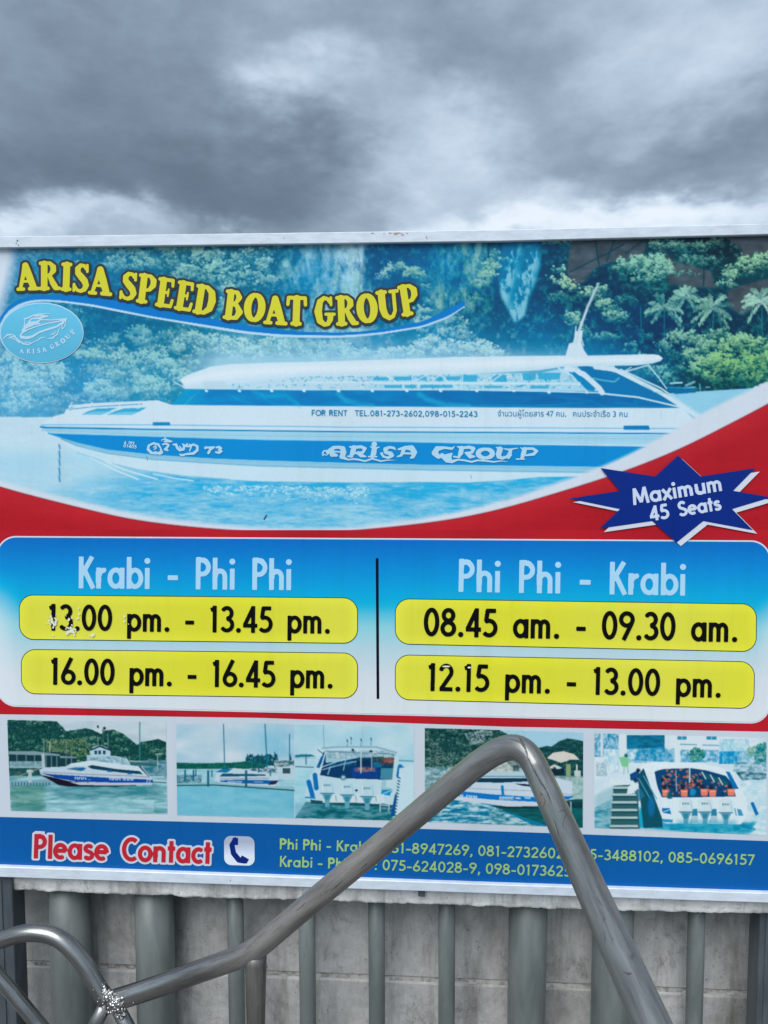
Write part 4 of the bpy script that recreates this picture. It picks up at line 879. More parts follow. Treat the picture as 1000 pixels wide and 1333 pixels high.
    motor(893,1049,1.0,(196,218,228)); motor(918,1049,1.0,(196,218,228)); motor(945,1050,1.0,(196,218,228)); poly([(880,1068),(960,1068),(955,1080),(885,1080)], col(50,150,185), .45, 2)
    ell(903,1034,1,1,col(0,0,0),0)

def paint_base():
    # strips behind the small photographs and the timetable panel
    sl, X, Y = win(X0, 700, X1, 1150); H, W = Y.shape[0], X.shape[1]
    n = noise(H, W, 80, 160, 3, seed=130)
    put(sl, np.ones((H, W), np.float32), col(192,206,221)*(.97+.05*n)[..., None])

def panel_colour(X, Y):
    t = (Y-702-(X*.006))
    k = np.array([(0,0,112,198),(35,0,140,215),(60,10,160,220),(85,60,180,222),(110,135,205,222),(140,176,210,224),(175,203,217,228),(225,212,223,232)], float)
    c = np.stack([np.interp(t, k[:, 0], k[:, i]) for i in (1, 2, 3)], -1)/255
    e = np.clip((28-X)/28, 0, 1)*np.clip((t-40)/60, 0, 1); e2 = np.clip((X-985)/20, 0, 1)*np.clip((t-60)/60, 0, 1)
    w = (np.clip(e+e2, 0, 1)*.6)[..., None]
    return (c*(1-w)+np.array([.84, .89, .94])*w).astype(np.float32)

def paint_all():
    paint_main(); paint_boat()
    sl = win(X0, 300, X1, 705)[0]; CAN[sl] = .45*CAN[sl]+.55*blur(CAN[sl], 1)
    paint_swoosh(); paint_frame_of_photo(); paint_base()
    for f in (photo1, photo2, photo3, photo4, photo5): f()
    sl = win(X0, 930, X1, 1092)[0]; CAN[sl] = .45*CAN[sl]+.55*blur(CAN[sl], 1)
    # print grain
    g = noise(CH, CW, 3, 3, 2, seed=140)-.5
    CAN[:] = np.clip(CAN*(1+.035*g[..., None]), 0, 1)

def sample(px, py):
    x = np.clip((px-X0)*S-.5, 0, CW-1.001); y = np.clip((py-Y0)*S-.5, 0, CH-1.001)
    xi = x.astype(int); yi = y.astype(int); fx = (x-xi)[:, None]; fy = (y-yi)[:, None]
    return (CAN[yi, xi]*(1-fx)+CAN[yi, xi+1]*fx)*(1-fy)+(CAN[yi+1, xi]*(1-fx)+CAN[yi+1, xi+1]*fx)*fy
# ---------------------------------------------------------------- ground
g = 2500.0
ground = mesh_obj('ground', [(-g,-g,0),(g,-g,0),(g,g,0),(-g,g,0)], [(0,1,2,3)], M_ground); ground['kind'] = 'structure'

# ---------------------------------------------------------------- block wall with its coping
wall_off = -.135
wb = face(500, 1300, wall_off)
wall = empty('concrete_wall', (wb[0], wb[1], 0), 'grey concrete block wall with a rough coping, below the large boat sign and behind the pipes', 'wall')
def wpt(x, z, off):       # x along the board direction, z height, off out of the face plane
    return P0+E_*x+NRM*off+np.array([0, 0, z])
def loc_of(px, py, off):
    q = face(px, py, off); return float((q-P0) @ E_), float(q[2])
z_joint = loc_of(500, 1274.5, wall_off)[1]; z_top = loc_of(500, 1150, wall_off)[1]
rr = random.Random(3)
def block(x0, x1, z0, z1, k):
    b = .004; d = .10; o = wall_off+rr.uniform(-.0015, .0015)
    nx, nz = 8, 4; bm = bmesh.new()
    def P(x, z, off): q = wpt(x, z, off)-np.array(wall.location); return Vector(q)
    f = [P(x0+b, z0+b, o), P(x1-b, z0+b, o), P(x1-b, z1-b, o), P(x0+b, z1-b, o)]
    e = [P(x0, z0, o-b), P(x1, z0, o-b), P(x1, z1, o-b), P(x0, z1, o-b)]
    r = [P(x0, z0, o-d), P(x1, z0, o-d), P(x1, z1, o-d), P(x0, z1, o-d)]
    F, E2, Rr = [[bm.verts.new(q) for q in s] for s in (f, e, r)]
    bm.faces.new(F)
    for i in range(4):
        j = (i+1) % 4; bm.faces.new([E2[i], E2[j], F[j], F[i]]); bm.faces.new([Rr[i], Rr[j], E2[j], E2[i]])
    bm.faces.new(Rr[::-1]); bmesh.ops.recalc_face_normals(bm, faces=bm.faces)
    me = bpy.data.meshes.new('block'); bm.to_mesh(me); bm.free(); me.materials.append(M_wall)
    link(bpy.data.objects.new('block', me), wall)
jx = [loc_of(px, 1240, wall_off)[0] for px in (-330, 91, 400, 688, 905)]; jx += [jx[-1]+.40, jx[-1]+.80]
gap = .0055
hh = z_top-z_joint
zrows = [(z_joint+gap, z_top+.02)]; z = z_joint-gap
while z > 0: zrows.append((max(z-.19, 0.0), z)); z -= .19+gap*2
for ri, (z0, z1) in enumerate(zrows):
    sh = 0 if ri < 2 else (.2 if ri % 2 else 0)
    for a, b_ in zip(jx[:-1], jx[1:]): block(a+sh+gap*.5, b_+sh-gap*.5, z0, z1, ri)
mo = wall_off-.0045
q = [wpt(jx[0], 0, mo), wpt(jx[-1]+.2, 0, mo), wpt(jx[-1]+.2, z_top+.02, mo), wpt(jx[0], z_top+.02, mo)]
bk = [p-NRM*.08 for p in q]
mesh_obj('mortar', q+bk, [(0,1,2,3),(7,6,5,4),(3,2,6,7)], M_mort, wall)
# coping: ragged lower edge
def coping():
    top_e = lambda x: 1138+(x*.0345)
    low = [(-300,1148),(0,1157),(14,1158),(60,1160),(110,1163),(150,1166),(205,1168),(215,1165.5),(235,1170),(290,1171.5),(340,1172.5),(420,1175),(500,1178.5),(560,1180),(640,1183),(700,1186),(760,1187),(830,1189),(900,1189),(1000,1188),(1300,1196)]
    rn = np.random.default_rng(5)
    xs = np.arange(-300, 1301, 3.0); n = len(xs); jag = np.convolve(rn.normal(0, 1.0, n+6), np.ones(3)/3, 'same')[:n]*.55+rn.normal(0, .25, n); jag -= np.where(rn.random(n) < .03, rn.uniform(1, 2.6, n), 0)
    lo = .65*(1158+xs*.0312)+.35*np.interp(xs, [q[0] for q in low], [q[1] for q in low])+jag*.8
    of = -.012; rows = 9; V_, F_ = [], []
    for k in range(rows):
        f = k/(rows-1)
        y = (1-f)*top_e(xs)+f*lo
        pts = face(xs, y, of)
        rough = np.convolve(rn.normal(0, 1, n+4), np.ones(3)/3, 'same')[:n]*.0009*(1+(k >= rows-2))
        V_.append(pts+NRM*rough[:, None])
    low3 = V_[-1]
    for dz, dd in ((-.003, -.006), (.001, -.02), (.004, -.05), (.004, -.16)):
        V_.append(low3+NRM*dd+np.array([0, 0, dz])+rn.normal(0, .0009, (n, 1))*np.array([0, 0, 1]))
    top3 = V_[0]
    allr = [top3-NRM*.16, top3-NRM*.01]+V_
    A = np.concatenate(allr); m = len(allr)
    idx = np.arange(m*n).reshape(m, n)
    F_ = np.stack([idx[:-1, :-1].ravel(), idx[1:, :-1].ravel(), idx[1:, 1:].ravel(), idx[:-1, 1:].ravel()], 1)
    mesh_obj('coping', A, F_, M_cop, wall, smooth=False)
coping()
bkt = empty('pipe_bracket', tuple(face(549, 1163, -.006)), 'small dark rusty steel lug on the concrete coping under the sign', 'bracket')
a = face([544.5, 553.5], [1160.5, 1161], -.001); b_ = face([544.5, 553.5], [1167, 1168], -.001)
box_between('lug', a[0], a[1], b_[0], b_[1], .02, M_post, bkt, .0006)

# ---------------------------------------------------------------- vertical pipes
def tube_mesh(name, pts, rad, material, parent, seg=28, cap=True):
    pts = [Vector(p) for p in pts]; n = len(pts); T = []
    for i in range(n): T.append((pts[min(i+1, n-1)]-pts[max(i-1, 0)]).normalized())
    nv = T[0].orthogonal().normalized(); V_, F_ = [], []
    if np.isscalar(rad): rad = [rad]*n
    for i in range(n):
        if i: nv = (nv-T[i]*nv.dot(T[i])).normalized()
        bn = T[i].cross(nv)
        for k in range(seg):
            a = 2*math.pi*k/seg; V_.append(pts[i]+(nv*math.cos(a)+bn*math.sin(a))*rad[i])
    for i in range(n-1):
        for k in range(seg):
            j = (k+1) % seg; F_.append((i*seg+k, i*seg+j, (i+1)*seg+j, (i+1)*seg+k))
    if cap: F_.append(tuple(range(seg))[::-1]); F_.append(tuple(range((n-1)*seg, n*seg)))
    o = mesh_obj(name, [tuple(v) for v in V_], F_, material, parent, True)
    ln = [0.0]
    for i in range(1, n): ln.append(ln[-1]+(pts[i]-pts[i-1]).length)
    at = o.data.attributes.new('along', 'FLOAT_VECTOR', 'POINT'); buf = []
    for i in range(n):
        for k in range(seg): a = 2*math.pi*k/seg; buf += [math.cos(a)*rad[i], math.sin(a)*rad[i], ln[i]]
    at.data.foreach_set('vector', buf)
    return o
pb = face(440, 1240, -.075)
rail = empty('pipe_railing', (pb[0], pb[1], 0), 'row of grey green painted vertical steel pipes standing against the block wall under the coping', 'railing')
for x0, x1, off in ((68,116.5,-.075),(178,226,-.075),(297,318,-.060),(389.5,411,-.060),(480,501.5,-.060),(571,592.8,-.060),(661.5,711,-.075),(771,823,-.075),(895,917,-.060)):
    xc = (x0+x1)/2; q0 = face(xc, 1240, off)
    ra = float(np.linalg.norm(face(x1, 1240, off)-face(x0, 1240, off)))/2
    zt = float(face(xc, 1150, off)[2])
    nm = 'post' if x1-x0 > 30 else 'baluster'
    lean = .0015 if nm == 'post' else -.001
    tube_mesh(nm, [(q0[0]+lean, q0[1], zt+.01), (q0[0], q0[1], zt*.66), (q0[0], q0[1], zt*.33), (q0[0]-lean, q0[1], 0)], ra, M_pipe, rail, 36 if ra > .03 else 24)

def sq_post(name, px0, px1, y_top, off, depth, label):
    q0 = face(px0, 1240, off); q1 = face(px1, 1240, off); zt = float(face(px1, y_top, off)[2])
    e = empty(name, ((q0[0]+q1[0])/2, (q0[1]+q1[1])/2, 0), label, 'post', 'dark steel posts that carry the sign')
    a0, a1, b0, b1 = [np.array([q[0], q[1], z]) for q, z in ((q0, zt), (q1, zt), (q0, 0), (q1, 0))]
    box_between('post_shaft', a0, a1, b0, b1, depth, M_post, e, .004)
    s = .006; w = (q1-q0)/np.linalg.norm(q1-q0)
    for f in (.25, .62):         # pressed flutes
        c0 = q0+(q1-q0)*f
        a0, a1, b0, b1 = [np.array([q[0], q[1], z])+NRM*.0025 for q, z in ((c0-w*s, zt-.01), (c0+w*s, zt-.01), (c0-w*s, .01), (c0+w*s, .01))]
        box_between('flute', a0, a1, b0, b1, .003, M_post, e, .0008)
    return e
sq_post('sign_post', -24, 18.5, 1141, -.004, .05, 'dark grey steel post under the left end of the sign')
sq_post('sign_post', 988, 1034, 1174, -.03, .05, 'dark grey steel post under the right end of the sign')

# ---------------------------------------------------------------- the boat trip sign
paint_all()
sb = face(500, 1150, 0)
sign = empty('boat_trip_sign', (sb[0], sb[1], sb[2]), 'large printed speed boat timetable sign with yellow time bars in a white metal frame', 'sign')
ALB = 1.0
def albedo(c):      # colour seen in the photograph -> reflectance of the ink
    c = np.array(c, float).reshape(-1, 3).copy(); r = c[:, 0]; k = np.clip((c[:, 2]-r-.08)/.15, 0, 1)*np.clip((.34-r)/.28, 0, 1)
    c[:, 0] = np.clip(r*(1-.92*k), 0, 1)
    return np.clip(srgb2lin(c)*ALBK-.006, 0.003, .84)
ALBK = np.array([1.07, .995, .915])
LAY = .0005
def grid(name, x0, x1, y0f, y1f, nx, ny, off, colour=None):
    """printed sheet: regular grid over a pixel region (edges may be functions of x), coloured from the painted picture"""
    u = np.linspace(0, 1, nx+1); v = np.linspace(0, 1, ny+1)
    U, V_ = np.meshgrid(u, v)
    if callable(x0): X = None
    if callable(y0f) or callable(y1f):
        X = x0+(x1-x0)*U; T = y0f(X) if callable(y0f) else np.full_like(X, y0f); B = y1f(X) if callable(y1f) else np.full_like(X, y1f)
        Yp = T+(B-T)*V_
    else: X = x0+(x1-x0)*U; Yp = y0f+(y1f-y0f)*V_
    return grid_xy(name, X, Yp, off, colour)
def grid_xy(name, X, Yp, off, colour=None):
    ny, nx = X.shape
    pts = face(X.ravel(), Yp.ravel(), off); idx = np.arange(nx*ny).reshape(ny, nx)
    F_ = np.stack([idx[:-1, :-1].ravel(), idx[1:, :-1].ravel(), idx[1:, 1:].ravel(), idx[:-1, 1:].ravel()], 1)
    o = mesh_obj(name, pts, F_, M_print, sign)
    c = sample(X.ravel(), Yp.ravel()) if colour is None else (colour(X, Yp).reshape(-1, 3) if callable(colour) else np.broadcast_to(np.asarray(colour, float), (X.size, 3)))
    vcol(o, albedo(c)); return o
tb = lambda tab: (lambda x: np.interp(x, [t[0] for t in tab], [t[1] for t in tab]))
y_top = tb([(-44,323.5),(0,322.3),(320,318.2),(650,313.8),(1000,305),(1050,303.5)])
y_rail_top = tb([(-44,308.5),(0,307.7),(320,303.6),(650,299),(1000,291),(1050,289.8)])
y_bot = tb([(-44,1127),(0,1128.5),(340,1140.6),(670,1152.6),(1000,1163),(1050,1164.5)])
y_bot2 = tb([(-44,1140.5),(0,1142),(340,1153.2),(670,1164.5),(1000,1175.6),(1050,1177)])
grid('picture_sheet', -42, 1048, lambda x: y_top(x)-4, 712, 1090, 400, 0.0)
grid('lower_sheet', -42, 1048, 712, lambda x: y_bot(x)+5, 60, 40, 0.0, col(192,206,221))
for nm, q, nx, ny in (('pier_photo', [(9,937),(216,940),(218,1060),(14,1055.6)], 300, 172), ('marina_photo', [(229.4,941),(539,942),(539,1069),(230.5,1061.4)], 440, 176),
                      ('bow_photo', [(553,947.4),(759.5,953.5),(759,1077.7),(553,1070)], 300, 176), ('stern_photo', [(774,954.4),(998,960.5),(998,1087.5),(773,1077.8)], 320, 182)):
    u, v = np.meshgrid(np.linspace(0, 1, nx+1), np.linspace(0, 1, ny+1)); q = np.array(q, float)
    XY = (q[0]*(1-u[..., None])+q[1]*u[..., None])*(1-v[..., None])+(q[3]*(1-u[..., None])+q[2]*u[..., None])*v[..., None]
    grid_xy(nm, XY[..., 0], XY[..., 1], LAY)

# --- shapes cut from distance fields: crisp edges for flat print
def march(name, x0, y0, x1, y1, h, F, colour, off, parent=None, kind=None):
    nx = int((x1-x0)/h)+2; ny = int((y1-y0)/h)+2
    xs = x0+np.arange(nx)*h; ys = y0+np.arange(ny)*h
    f = F(xs[None, :], ys[:, None])
    if f.shape != (ny, nx): f = np.broadcast_to(f, (ny, nx))
    ins = f > 0
    code = (ins[:-1, :-1]*1+ins[:-1, 1:]*2+ins[1:, 1:]*4+ins[1:, :-1]*8)
    V_, F4 = [], []; nvt = 0; faces = []
    P_ = lambda i, j: (xs[j], ys[i])
    corners = ((0, 0), (0, 1), (1, 1), (1, 0))
    # full cells
    I, J = np.nonzero(code == 15)
    vid = -np.ones((ny, nx), int); used = np.zeros((ny, nx), bool)
    for di, dj in corners: used[I+di, J+dj] = True
    ui, uj = np.nonzero(used); vid[ui, uj] = np.arange(len(ui))
    PX = [xs[uj]]; PY = [ys[ui]]; nvt = len(ui)
    full = np.stack([vid[I+di, J+dj] for di, dj in (corners[0], corners[3], corners[2], corners[1])], 1)
    polys = {4: [full]}
    for c in range(1, 15):
        I, J = np.nonzero(code == c)
        if len(I) == 0: continue
        ring = []
        for k in range(4):
            a, b = corners[k], corners[(k+1) % 4]
            ia, ib = bool(c >> k & 1), bool(c >> ((k+1) % 4) & 1)
            if ia: ring.append((xs[J+a[1]], ys[I+a[0]]))
            if ia != ib:
                fa, fb = f[I+a[0], J+a[1]], f[I+b[0], J+b[1]]; tt = fa/(fa-fb)
                ring.append((xs[J+a[1]]*(1-tt)+xs[J+b[1]]*tt, ys[I+a[0]]*(1-tt)+ys[I+b[0]]*tt))
        m = len(ring); n = len(I)
        for rx, ry in ring: PX.append(rx); PY.append(ry)
        ids = np.stack([nvt+k*n+np.arange(n) for k in range(m)][::-1], 1); nvt += m*n
        polys.setdefault(m, []).append(ids)
    PX = np.concatenate(PX); PY = np.concatenate(PY)
    pts = face(PX, PY, off)
    tris = []
    for m, ls in polys.items():
        a = np.concatenate(ls)
        for k in range(1, m-1): tris.append(a[:, [0, k, k+1]])
    o = mesh_obj(name, pts, np.concatenate(tris), M_print, parent or sign)
    c = colour(PX, PY) if callable(colour) else np.broadcast_to(np.asarray(colour, float), (len(PX), 3))
    vcol(o, albedo(c)); 
    if kind: o['kind'] = kind
    return o

def quad_rr(c4, r):
    """rounded quadrilateral as a distance field (corners tl, tr, br, bl), positive inside"""
    def F(X, Y):
        d = 1e9
        for i in range(4):
            (xa, ya), (xb, yb) = c4[i], c4[(i+1) % 4]; L_ = math.hypot(xb-xa, yb-ya)
            # inward distance for points ordered clockwise in image space
            e = ((xb-xa)*(Y-ya)-(yb-ya)*(X-xa))/L_
            d = np.minimum(d, e) if i else e
        ds = []
        for i in range(4):
            (xa, ya), (xb, yb) = c4[i], c4[(i+1) % 4]; L_ = math.hypot(xb-xa, yb-ya)
            ds.append(((xb-xa)*(Y-ya)-(yb-ya)*(X-xa))/L_)
        out = d
        for i in range(4):
            a, b = ds[i-1], ds[i]; cnr = (a < r) & (b < r)
            out = np.where(cnr, r-np.hypot(r-a, r-b), out)
        return out
    return F
panel_q = [(-5,698),(1003.5,703.8),(1003.5,943.0),(-5,920)]
Fp = quad_rr([(-5,697.6),(1004,703.6),(1003,942.5),(-5,919.5)], 26)
def border_f(X, Y): return Fp(X, Y)
march('panel_border', -8, 694, 1008, 946, 1.6, border_f, col(205,218,234), LAY)
march('timetable_panel', -8, 694, 1008, 946, 3.2, lambda X, Y: np.minimum(Fp(X, Y)-1.9, 1e9), lambda X, Y: panel_colour(X, Y), LAY*2)
# red field between swoosh and panel continues below as the red stripe
red_t = tb([(-42,928.5),(0,920),(60,920.4),(340,925),(660,933),(990,941),(1048,942)]); red_b = tb([(-42,928.8),(0,929.8),(340,934.5),(660,946),(1000,952.5),(1048,953.5)])
def red_lower(X, Y):
    X = np.broadcast_to(X, np.broadcast(X, Y).shape); return np.minimum(np.minimum(red_b(X)-Y, Y-690), np.minimum(X+41, 1047-X))
march('red_stripe', -43, 689, 1048, 955, 3.0, red_lower, lambda X, Y: np.broadcast_to(col(176,36,48), (len(X), 3))*(1+.03*np.sin(X/37.)[:, None]), LAY*.5)
# bottom blue band
bb = tb([(-42,1062.5),(0,1063.5),(340,1072.3),(670,1083),(1000,1095),(1048,1096.8)])
grid('blue_band', -42, 1048, lambda x: bb(x), lambda x: y_bot(x)+5, 120, 12, LAY, lambda X, Y: col(0,92,166)*(.97+.06*np.clip((Y-1070)/90, 0, 1))[..., None])

YEL = col(224,228,72)
def pill_col(c4):
    def f(X, Y):
        d = quad_rr(c4, 20)(X, Y)
        return YEL[None]*(1-.045*np.clip(d/16, 0, 1))[:, None]+np.array([.0, .0, .03])*np.sin(X/60.)[:, None]
    return f
PILLS = [[(24.5,774),(466,778),(466,838),(25,832.7)], [(27.2,845),(466,849.8),(466,909.5),(27.5,903.4)], [(514.3,779),(985.5,786),(985,848.8),(514.3,838.7)], [(514.3,852),(983,861.2),(982,923),(514.3,911)]]
for q in PILLS:
    march('time_bar', 20, 770, 990, 928, 1.0, lambda X, Y, q=q: quad_rr(q, 19)(X, Y), col(28,38,20), LAY*3)
    march('time_bar_fill', 20, 770, 990, 928, 1.0, lambda X, Y, q=q: quad_rr(q, 19)(X, Y)-.95, pill_col(q), LAY*4)
march('divider_line', 488, 724, 496, 913, 1.0, lambda X, Y: np.minimum(1.75-np.abs(X-491-(Y-726)*.006), np.minimum(Y-726.5, 910-Y)), col(14,18,40), LAY*3)

# ---------------------------------------------------------------- lettering
def arc(cx, cy, rx, ry, a0, a1, n=None):
    n = n or max(int(abs(a1-a0)/15), 3)
    return [(cx+rx*math.cos(R(a0+(a1-a0)*i/n)), cy+ry*math.sin(R(a0+(a1-a0)*i/n))) for i in range(n+1)]
GL = {
 '0': (.56, [arc(.27,.5,.185,.42,0,360)]), '1': (.40, [[(.21,0),(.21,1.0)], [(.07,.84),(.16,.87),(.21,.94)]]),
 '2': (.53, [arc(.25,.70,.175,.22,170,-30)+[(.10,.10)], [(.04,.08),(.47,.08)]]), '3': (.53, [arc(.24,.725,.165,.195,150,-90), arc(.24,.295,.19,.215,90,-150)]),
 '4': (.56, [[(.37,0),(.37,1)], [(.37,.95),(.08,.29)], [(.02,.27),(.52,.27)]]), '5': (.53, [[(.12,.92),(.44,.92)], [(.17,.95),(.12,.56)], [(.10,.56)]+arc(.22,.33,.21,.25,112,-140)]),
 '6': (.55, [[(.37,1.0),(.11,.42)], arc(.27,.29,.19,.21,0,360)]), '7': (.50, [[(.02,.92),(.47,.92)], [(.42,.94),(.14,0)]]),
 '8': (.55, [arc(.26,.74,.155,.18,0,360), arc(.26,.29,.19,.21,0,360)]), '9': (.55, [[(.17,0),(.43,.58)], arc(.27,.71,.19,.21,0,360)]),
 '.': (.26, ['o', (.12,.09)]), ',': (.26, ['o', (.13,.09), [(.14,.08),(.07,-.14)]]), ':': (.26, ['o', (.12,.09), (.12,.52)]), '-': (.40, [[(.04,.36),(.35,.36)]]), ' ': (.46, []),
 'p': (.55, [[(.10,-.27),(.10,.66)], arc(.28,.33,.18,.26,0,360)]), 'b': (.55, [[(.10,0),(.10,1)], arc(.28,.33,.18,.26,0,360)]), 'd': (.55, [[(.46,0),(.46,1)], arc(.27,.33,.18,.26,0,360)]),
 'a': (.56, [[(.45,0),(.45,.66)], arc(.26,.33,.18,.26,0,360)]), 'm': (.76, [[(.10,0),(.10,.66)], [(.10,.40)]+arc(.225,.42,.125,.17,180,0)+[(.35,0)], [(.35,.40)]+arc(.475,.42,.125,.17,180,0)+[(.60,0)]]),
 'n': (.52, [[(.10,0),(.10,.66)], [(.10,.40)]+arc(.25,.40,.15,.19,180,0)+[(.40,0)]]), 'h': (.52, [[(.10,0),(.10,1)], [(.10,.40)]+arc(.25,.40,.15,.19,180,0)+[(.40,0)]]),
 'r': (.36, [[(.10,0),(.10,.66)], [(.10,.36)]+arc(.26,.36,.16,.22,180,75)]), 'i': (.22, [[(.10,0),(.10,.66)], 'o', (.10,.88)]), 'l': (.21, [[(.10,0),(.10,1)]]),
 'K': (.53, [[(.10,0),(.10,1)], [(.13,.44),(.43,1.0)], [(.20,.58),(.47,0)]]), 'P': (.51, [[(.10,0),(.10,1)], [(.10,.92),(.22,.92)]+arc(.22,.70,.19,.22,90,-90)+[(.10,.48)]]),
 'e': (.52, [[(.07,.35),(.45,.35)], arc(.26,.33,.19,.26,0,305)]), 's': (.41, [arc(.20,.475,.115,.115,35,240)+arc(.20,.205,.135,.135,60,-145)]),
 'o': (.53, [arc(.26,.33,.19,.26,0,360)]), 'c': (.44, [arc(.26,.33,.19,.26,52,308)]), 't': (.32, [[(.15,0),(.15,.90)], [(.02,.59),(.29,.59)]]),
 'u': (.53, [[(.10,.66),(.10,.25)]+arc(.26,.25,.16,.18,180,360)+[(.42,.66)], [(.42,.66),(.42,0)]]), 'x': (.46, [[(.04,0),(.41,.66)], [(.41,0),(.04,.66)]]),
 'M': (.76, [[(.07,0),(.15,1.0)], [(.15,.98),(.37,.10)], [(.37,.10),(.59,.98)], [(.59,1.0),(.67,0)]]), 'S': (.50, [arc(.24,.72,.155,.20,30,250)+arc(.24,.275,.18,.20,65,-150)]),
 'C': (.60, [arc(.36,.5,.27,.42,52,308)]),
 'F': (.50, [[(.10,0),(.10,1)], [(.10,.93),(.46,.93)], [(.10,.50),(.40,.50)]]), 'E': (.52, [[(.10,0),(.10,1)], [(.10,.93),(.46,.93)], [(.10,.50),(.42,.50)], [(.10,.07),(.47,.07)]]),
 'O': (.72, [arc(.36,.5,.29,.43,0,360)]), 'R': (.56, [[(.10,0),(.10,1)], [(.10,.92),(.24,.92)]+arc(.24,.71,.19,.21,90,-90)+[(.10,.50)], [(.26,.5),(.48,0)]]),
 'N': (.64, [[(.10,0),(.10,1)], [(.10,1),(.52,0)], [(.52,0),(.52,1)]]), 'T': (.52, [[(.26,0),(.26,1)], [(.02,.93),(.50,.93)]]), 'L': (.46, [[(.10,0),(.10,1)], [(.10,.07),(.43,.07)]]),
}
def text_field(txt, p0, p1, cap, w, dotr=None, sp=.46, slant=0.0):
    """text set from baseline point p0 to p1 (pixels); returns field function and bounds; positive inside, in pixels"""
    dotr = dotr or w*.62
    adv = [(sp if c == ' ' else GL[c][0]) for c in txt]; last = adv[-1]-(.10 if txt[-1] not in '.,' else .12)
    tot = sum(adv[:-1])+last
    dx, dy = p1[0]-p0[0], p1[1]-p0[1]; Lp = math.hypot(dx, dy); ux, uy = dx/Lp, dy/Lp
    sx = Lp/(tot); segs, dots = [], []; x = -0.03
    vx, vy = uy, -ux          # glyph up
    def T(q, x): 
        a = (q[0]+x+slant*q[1])*sx; b = q[1]*cap; return (p0[0]+a*ux+b*vx, p0[1]+a*uy+b*vy)
    for c, a in zip(txt, adv):
        for s in GL[c][1]:
            if s == 'o': continue
            if isinstance(s, tuple): dots.append(T(s, x)); continue
            q = [T(z, x) for z in s]; closed = math.hypot(q[0][0]-q[-1][0], q[0][1]-q[-1][1]) < .01
            for i in range(len(q)-1): segs.append((q[i], q[i+1], i > 0 or closed, i < len(q)-2 or closed))
        x += a
    r = w*cap/2
    def F(X, Y):
        X, Y = np.broadcast_arrays(X, Y); out = np.full(X.shape, -50.0)
        for (a, b, ja, jb) in segs:
            m = r+4
            j0 = np.searchsorted(X[0], min(a[0], b[0])-m); j1 = np.searchsorted(X[0], max(a[0], b[0])+m)
            i0 = np.searchsorted(Y[:, 0], min(a[1], b[1])-m); i1 = np.searchsorted(Y[:, 0], max(a[1], b[1])+m)
            if j1 <= j0 or i1 <= i0: continue
            xs, ys = X[i0:i1, j0:j1], Y[i0:i1, j0:j1]
            dx_, dy_ = b[0]-a[0], b[1]-a[1]; L_ = math.hypot(dx_, dy_)+1e-9; tx, ty = dx_/L_, dy_/L_
            al = (xs-a[0])*tx+(ys-a[1])*ty; ac = np.abs(-(xs-a[0])*ty+(ys-a[1])*tx)
            qx = np.abs(al-L_/2)-L_/2; qy = ac-r
            d = np.minimum(np.maximum(qx, qy), 0)+np.hypot(np.maximum(qx, 0), np.maximum(qy, 0))
            if ja: d = np.minimum(d, np.hypot(xs-a[0], ys-a[1])-r)
            if jb: d = np.minimum(d, np.hypot(xs-b[0], ys-b[1])-r)
            out[i0:i1, j0:j1] = np.maximum(out[i0:i1, j0:j1], -d)
        for (a, b) in dots: out = np.maximum(out, dotr*cap-np.hypot(X-a, Y-b))
        return out
    m = cap*.4+6
    bnd = (min(p0[0], p1[0])-m, min(p0[1], p1[1])-cap-m, max(p0[0], p1[0])+m, max(p0[1], p1[1])+m)
    return F, bnd
def letter(name, txt, p0, p1, cap, w, c, lay, h=.8, grow=0.0, **k):
    F, b = text_field(txt, p0, p1, cap, w, **k)
    return march(name, *b, h, (lambda X, Y: F(X, Y)+grow) if grow else F, c, LAY*lay)
LB = col(166,212,244)
letter('route_lettering', 'Krabi - Phi Phi', (102.5,766), (378,768.3), 41.5, .15, LB, 3)
letter('route_lettering', 'Phi Phi - Krabi', (597,770.5), (891,775.5), 42.5, .15, LB, 3)
BK = col(16,16,20)
for txt, p0, p1, cap in (('13.00 pm. - 13.45 pm.', (62.5,821), (428,825), 35), ('16.00 pm. - 16.45 pm.', (65,891.5), (431.5,896.5), 35.5),
                         ('08.45 am. - 09.30 am.', (552,828.5), (958.5,836), 38), ('12.15 pm. - 13.00 pm.', (556,899.5), (937,908.5), 36.5)):
    letter('time_lettering', txt, p0, p1, cap, .148, BK, 6, .8)
# white flakes where the print is scratched off
def flakes(X, Y):
    rn = np.random.default_rng(11); out = np.full(np.broadcast(X, Y).shape, -9.0)
    for cx, cy, sx_, sy_, n in ((70,808,4,4,26),(66,812,2.5,6,12),(92,821,6,3,30),(100,803,9,7,10),(163,806,1.5,5,6),(114,826,6,1.5,5)):
        for _ in range(n):
            x, y = rn.normal(cx, sx_), rn.normal(cy, sy_); a = rn.uniform(.4, 1.6)
            out = np.maximum(out, a-np.hypot((X-x), (Y-y)*rn.uniform(.6, 1.6))+.25*np.sin(X*3+Y*2+x))
    return out
march('scratched_spot', 50, 780, 170, 835, .6, flakes, col(222,228,214), LAY*8, kind='stuff')
march('scratched_spot', 570, 860, 615, 875, .6, lambda X, Y: np.maximum(.9-np.hypot((X-581)/5.5, (Y-867.6)/1.0)*.9, .8-np.hypot((X-611)/2.4, (Y-869)/1.1)*.8), col(225,232,220), LAY*8, kind='stuff')
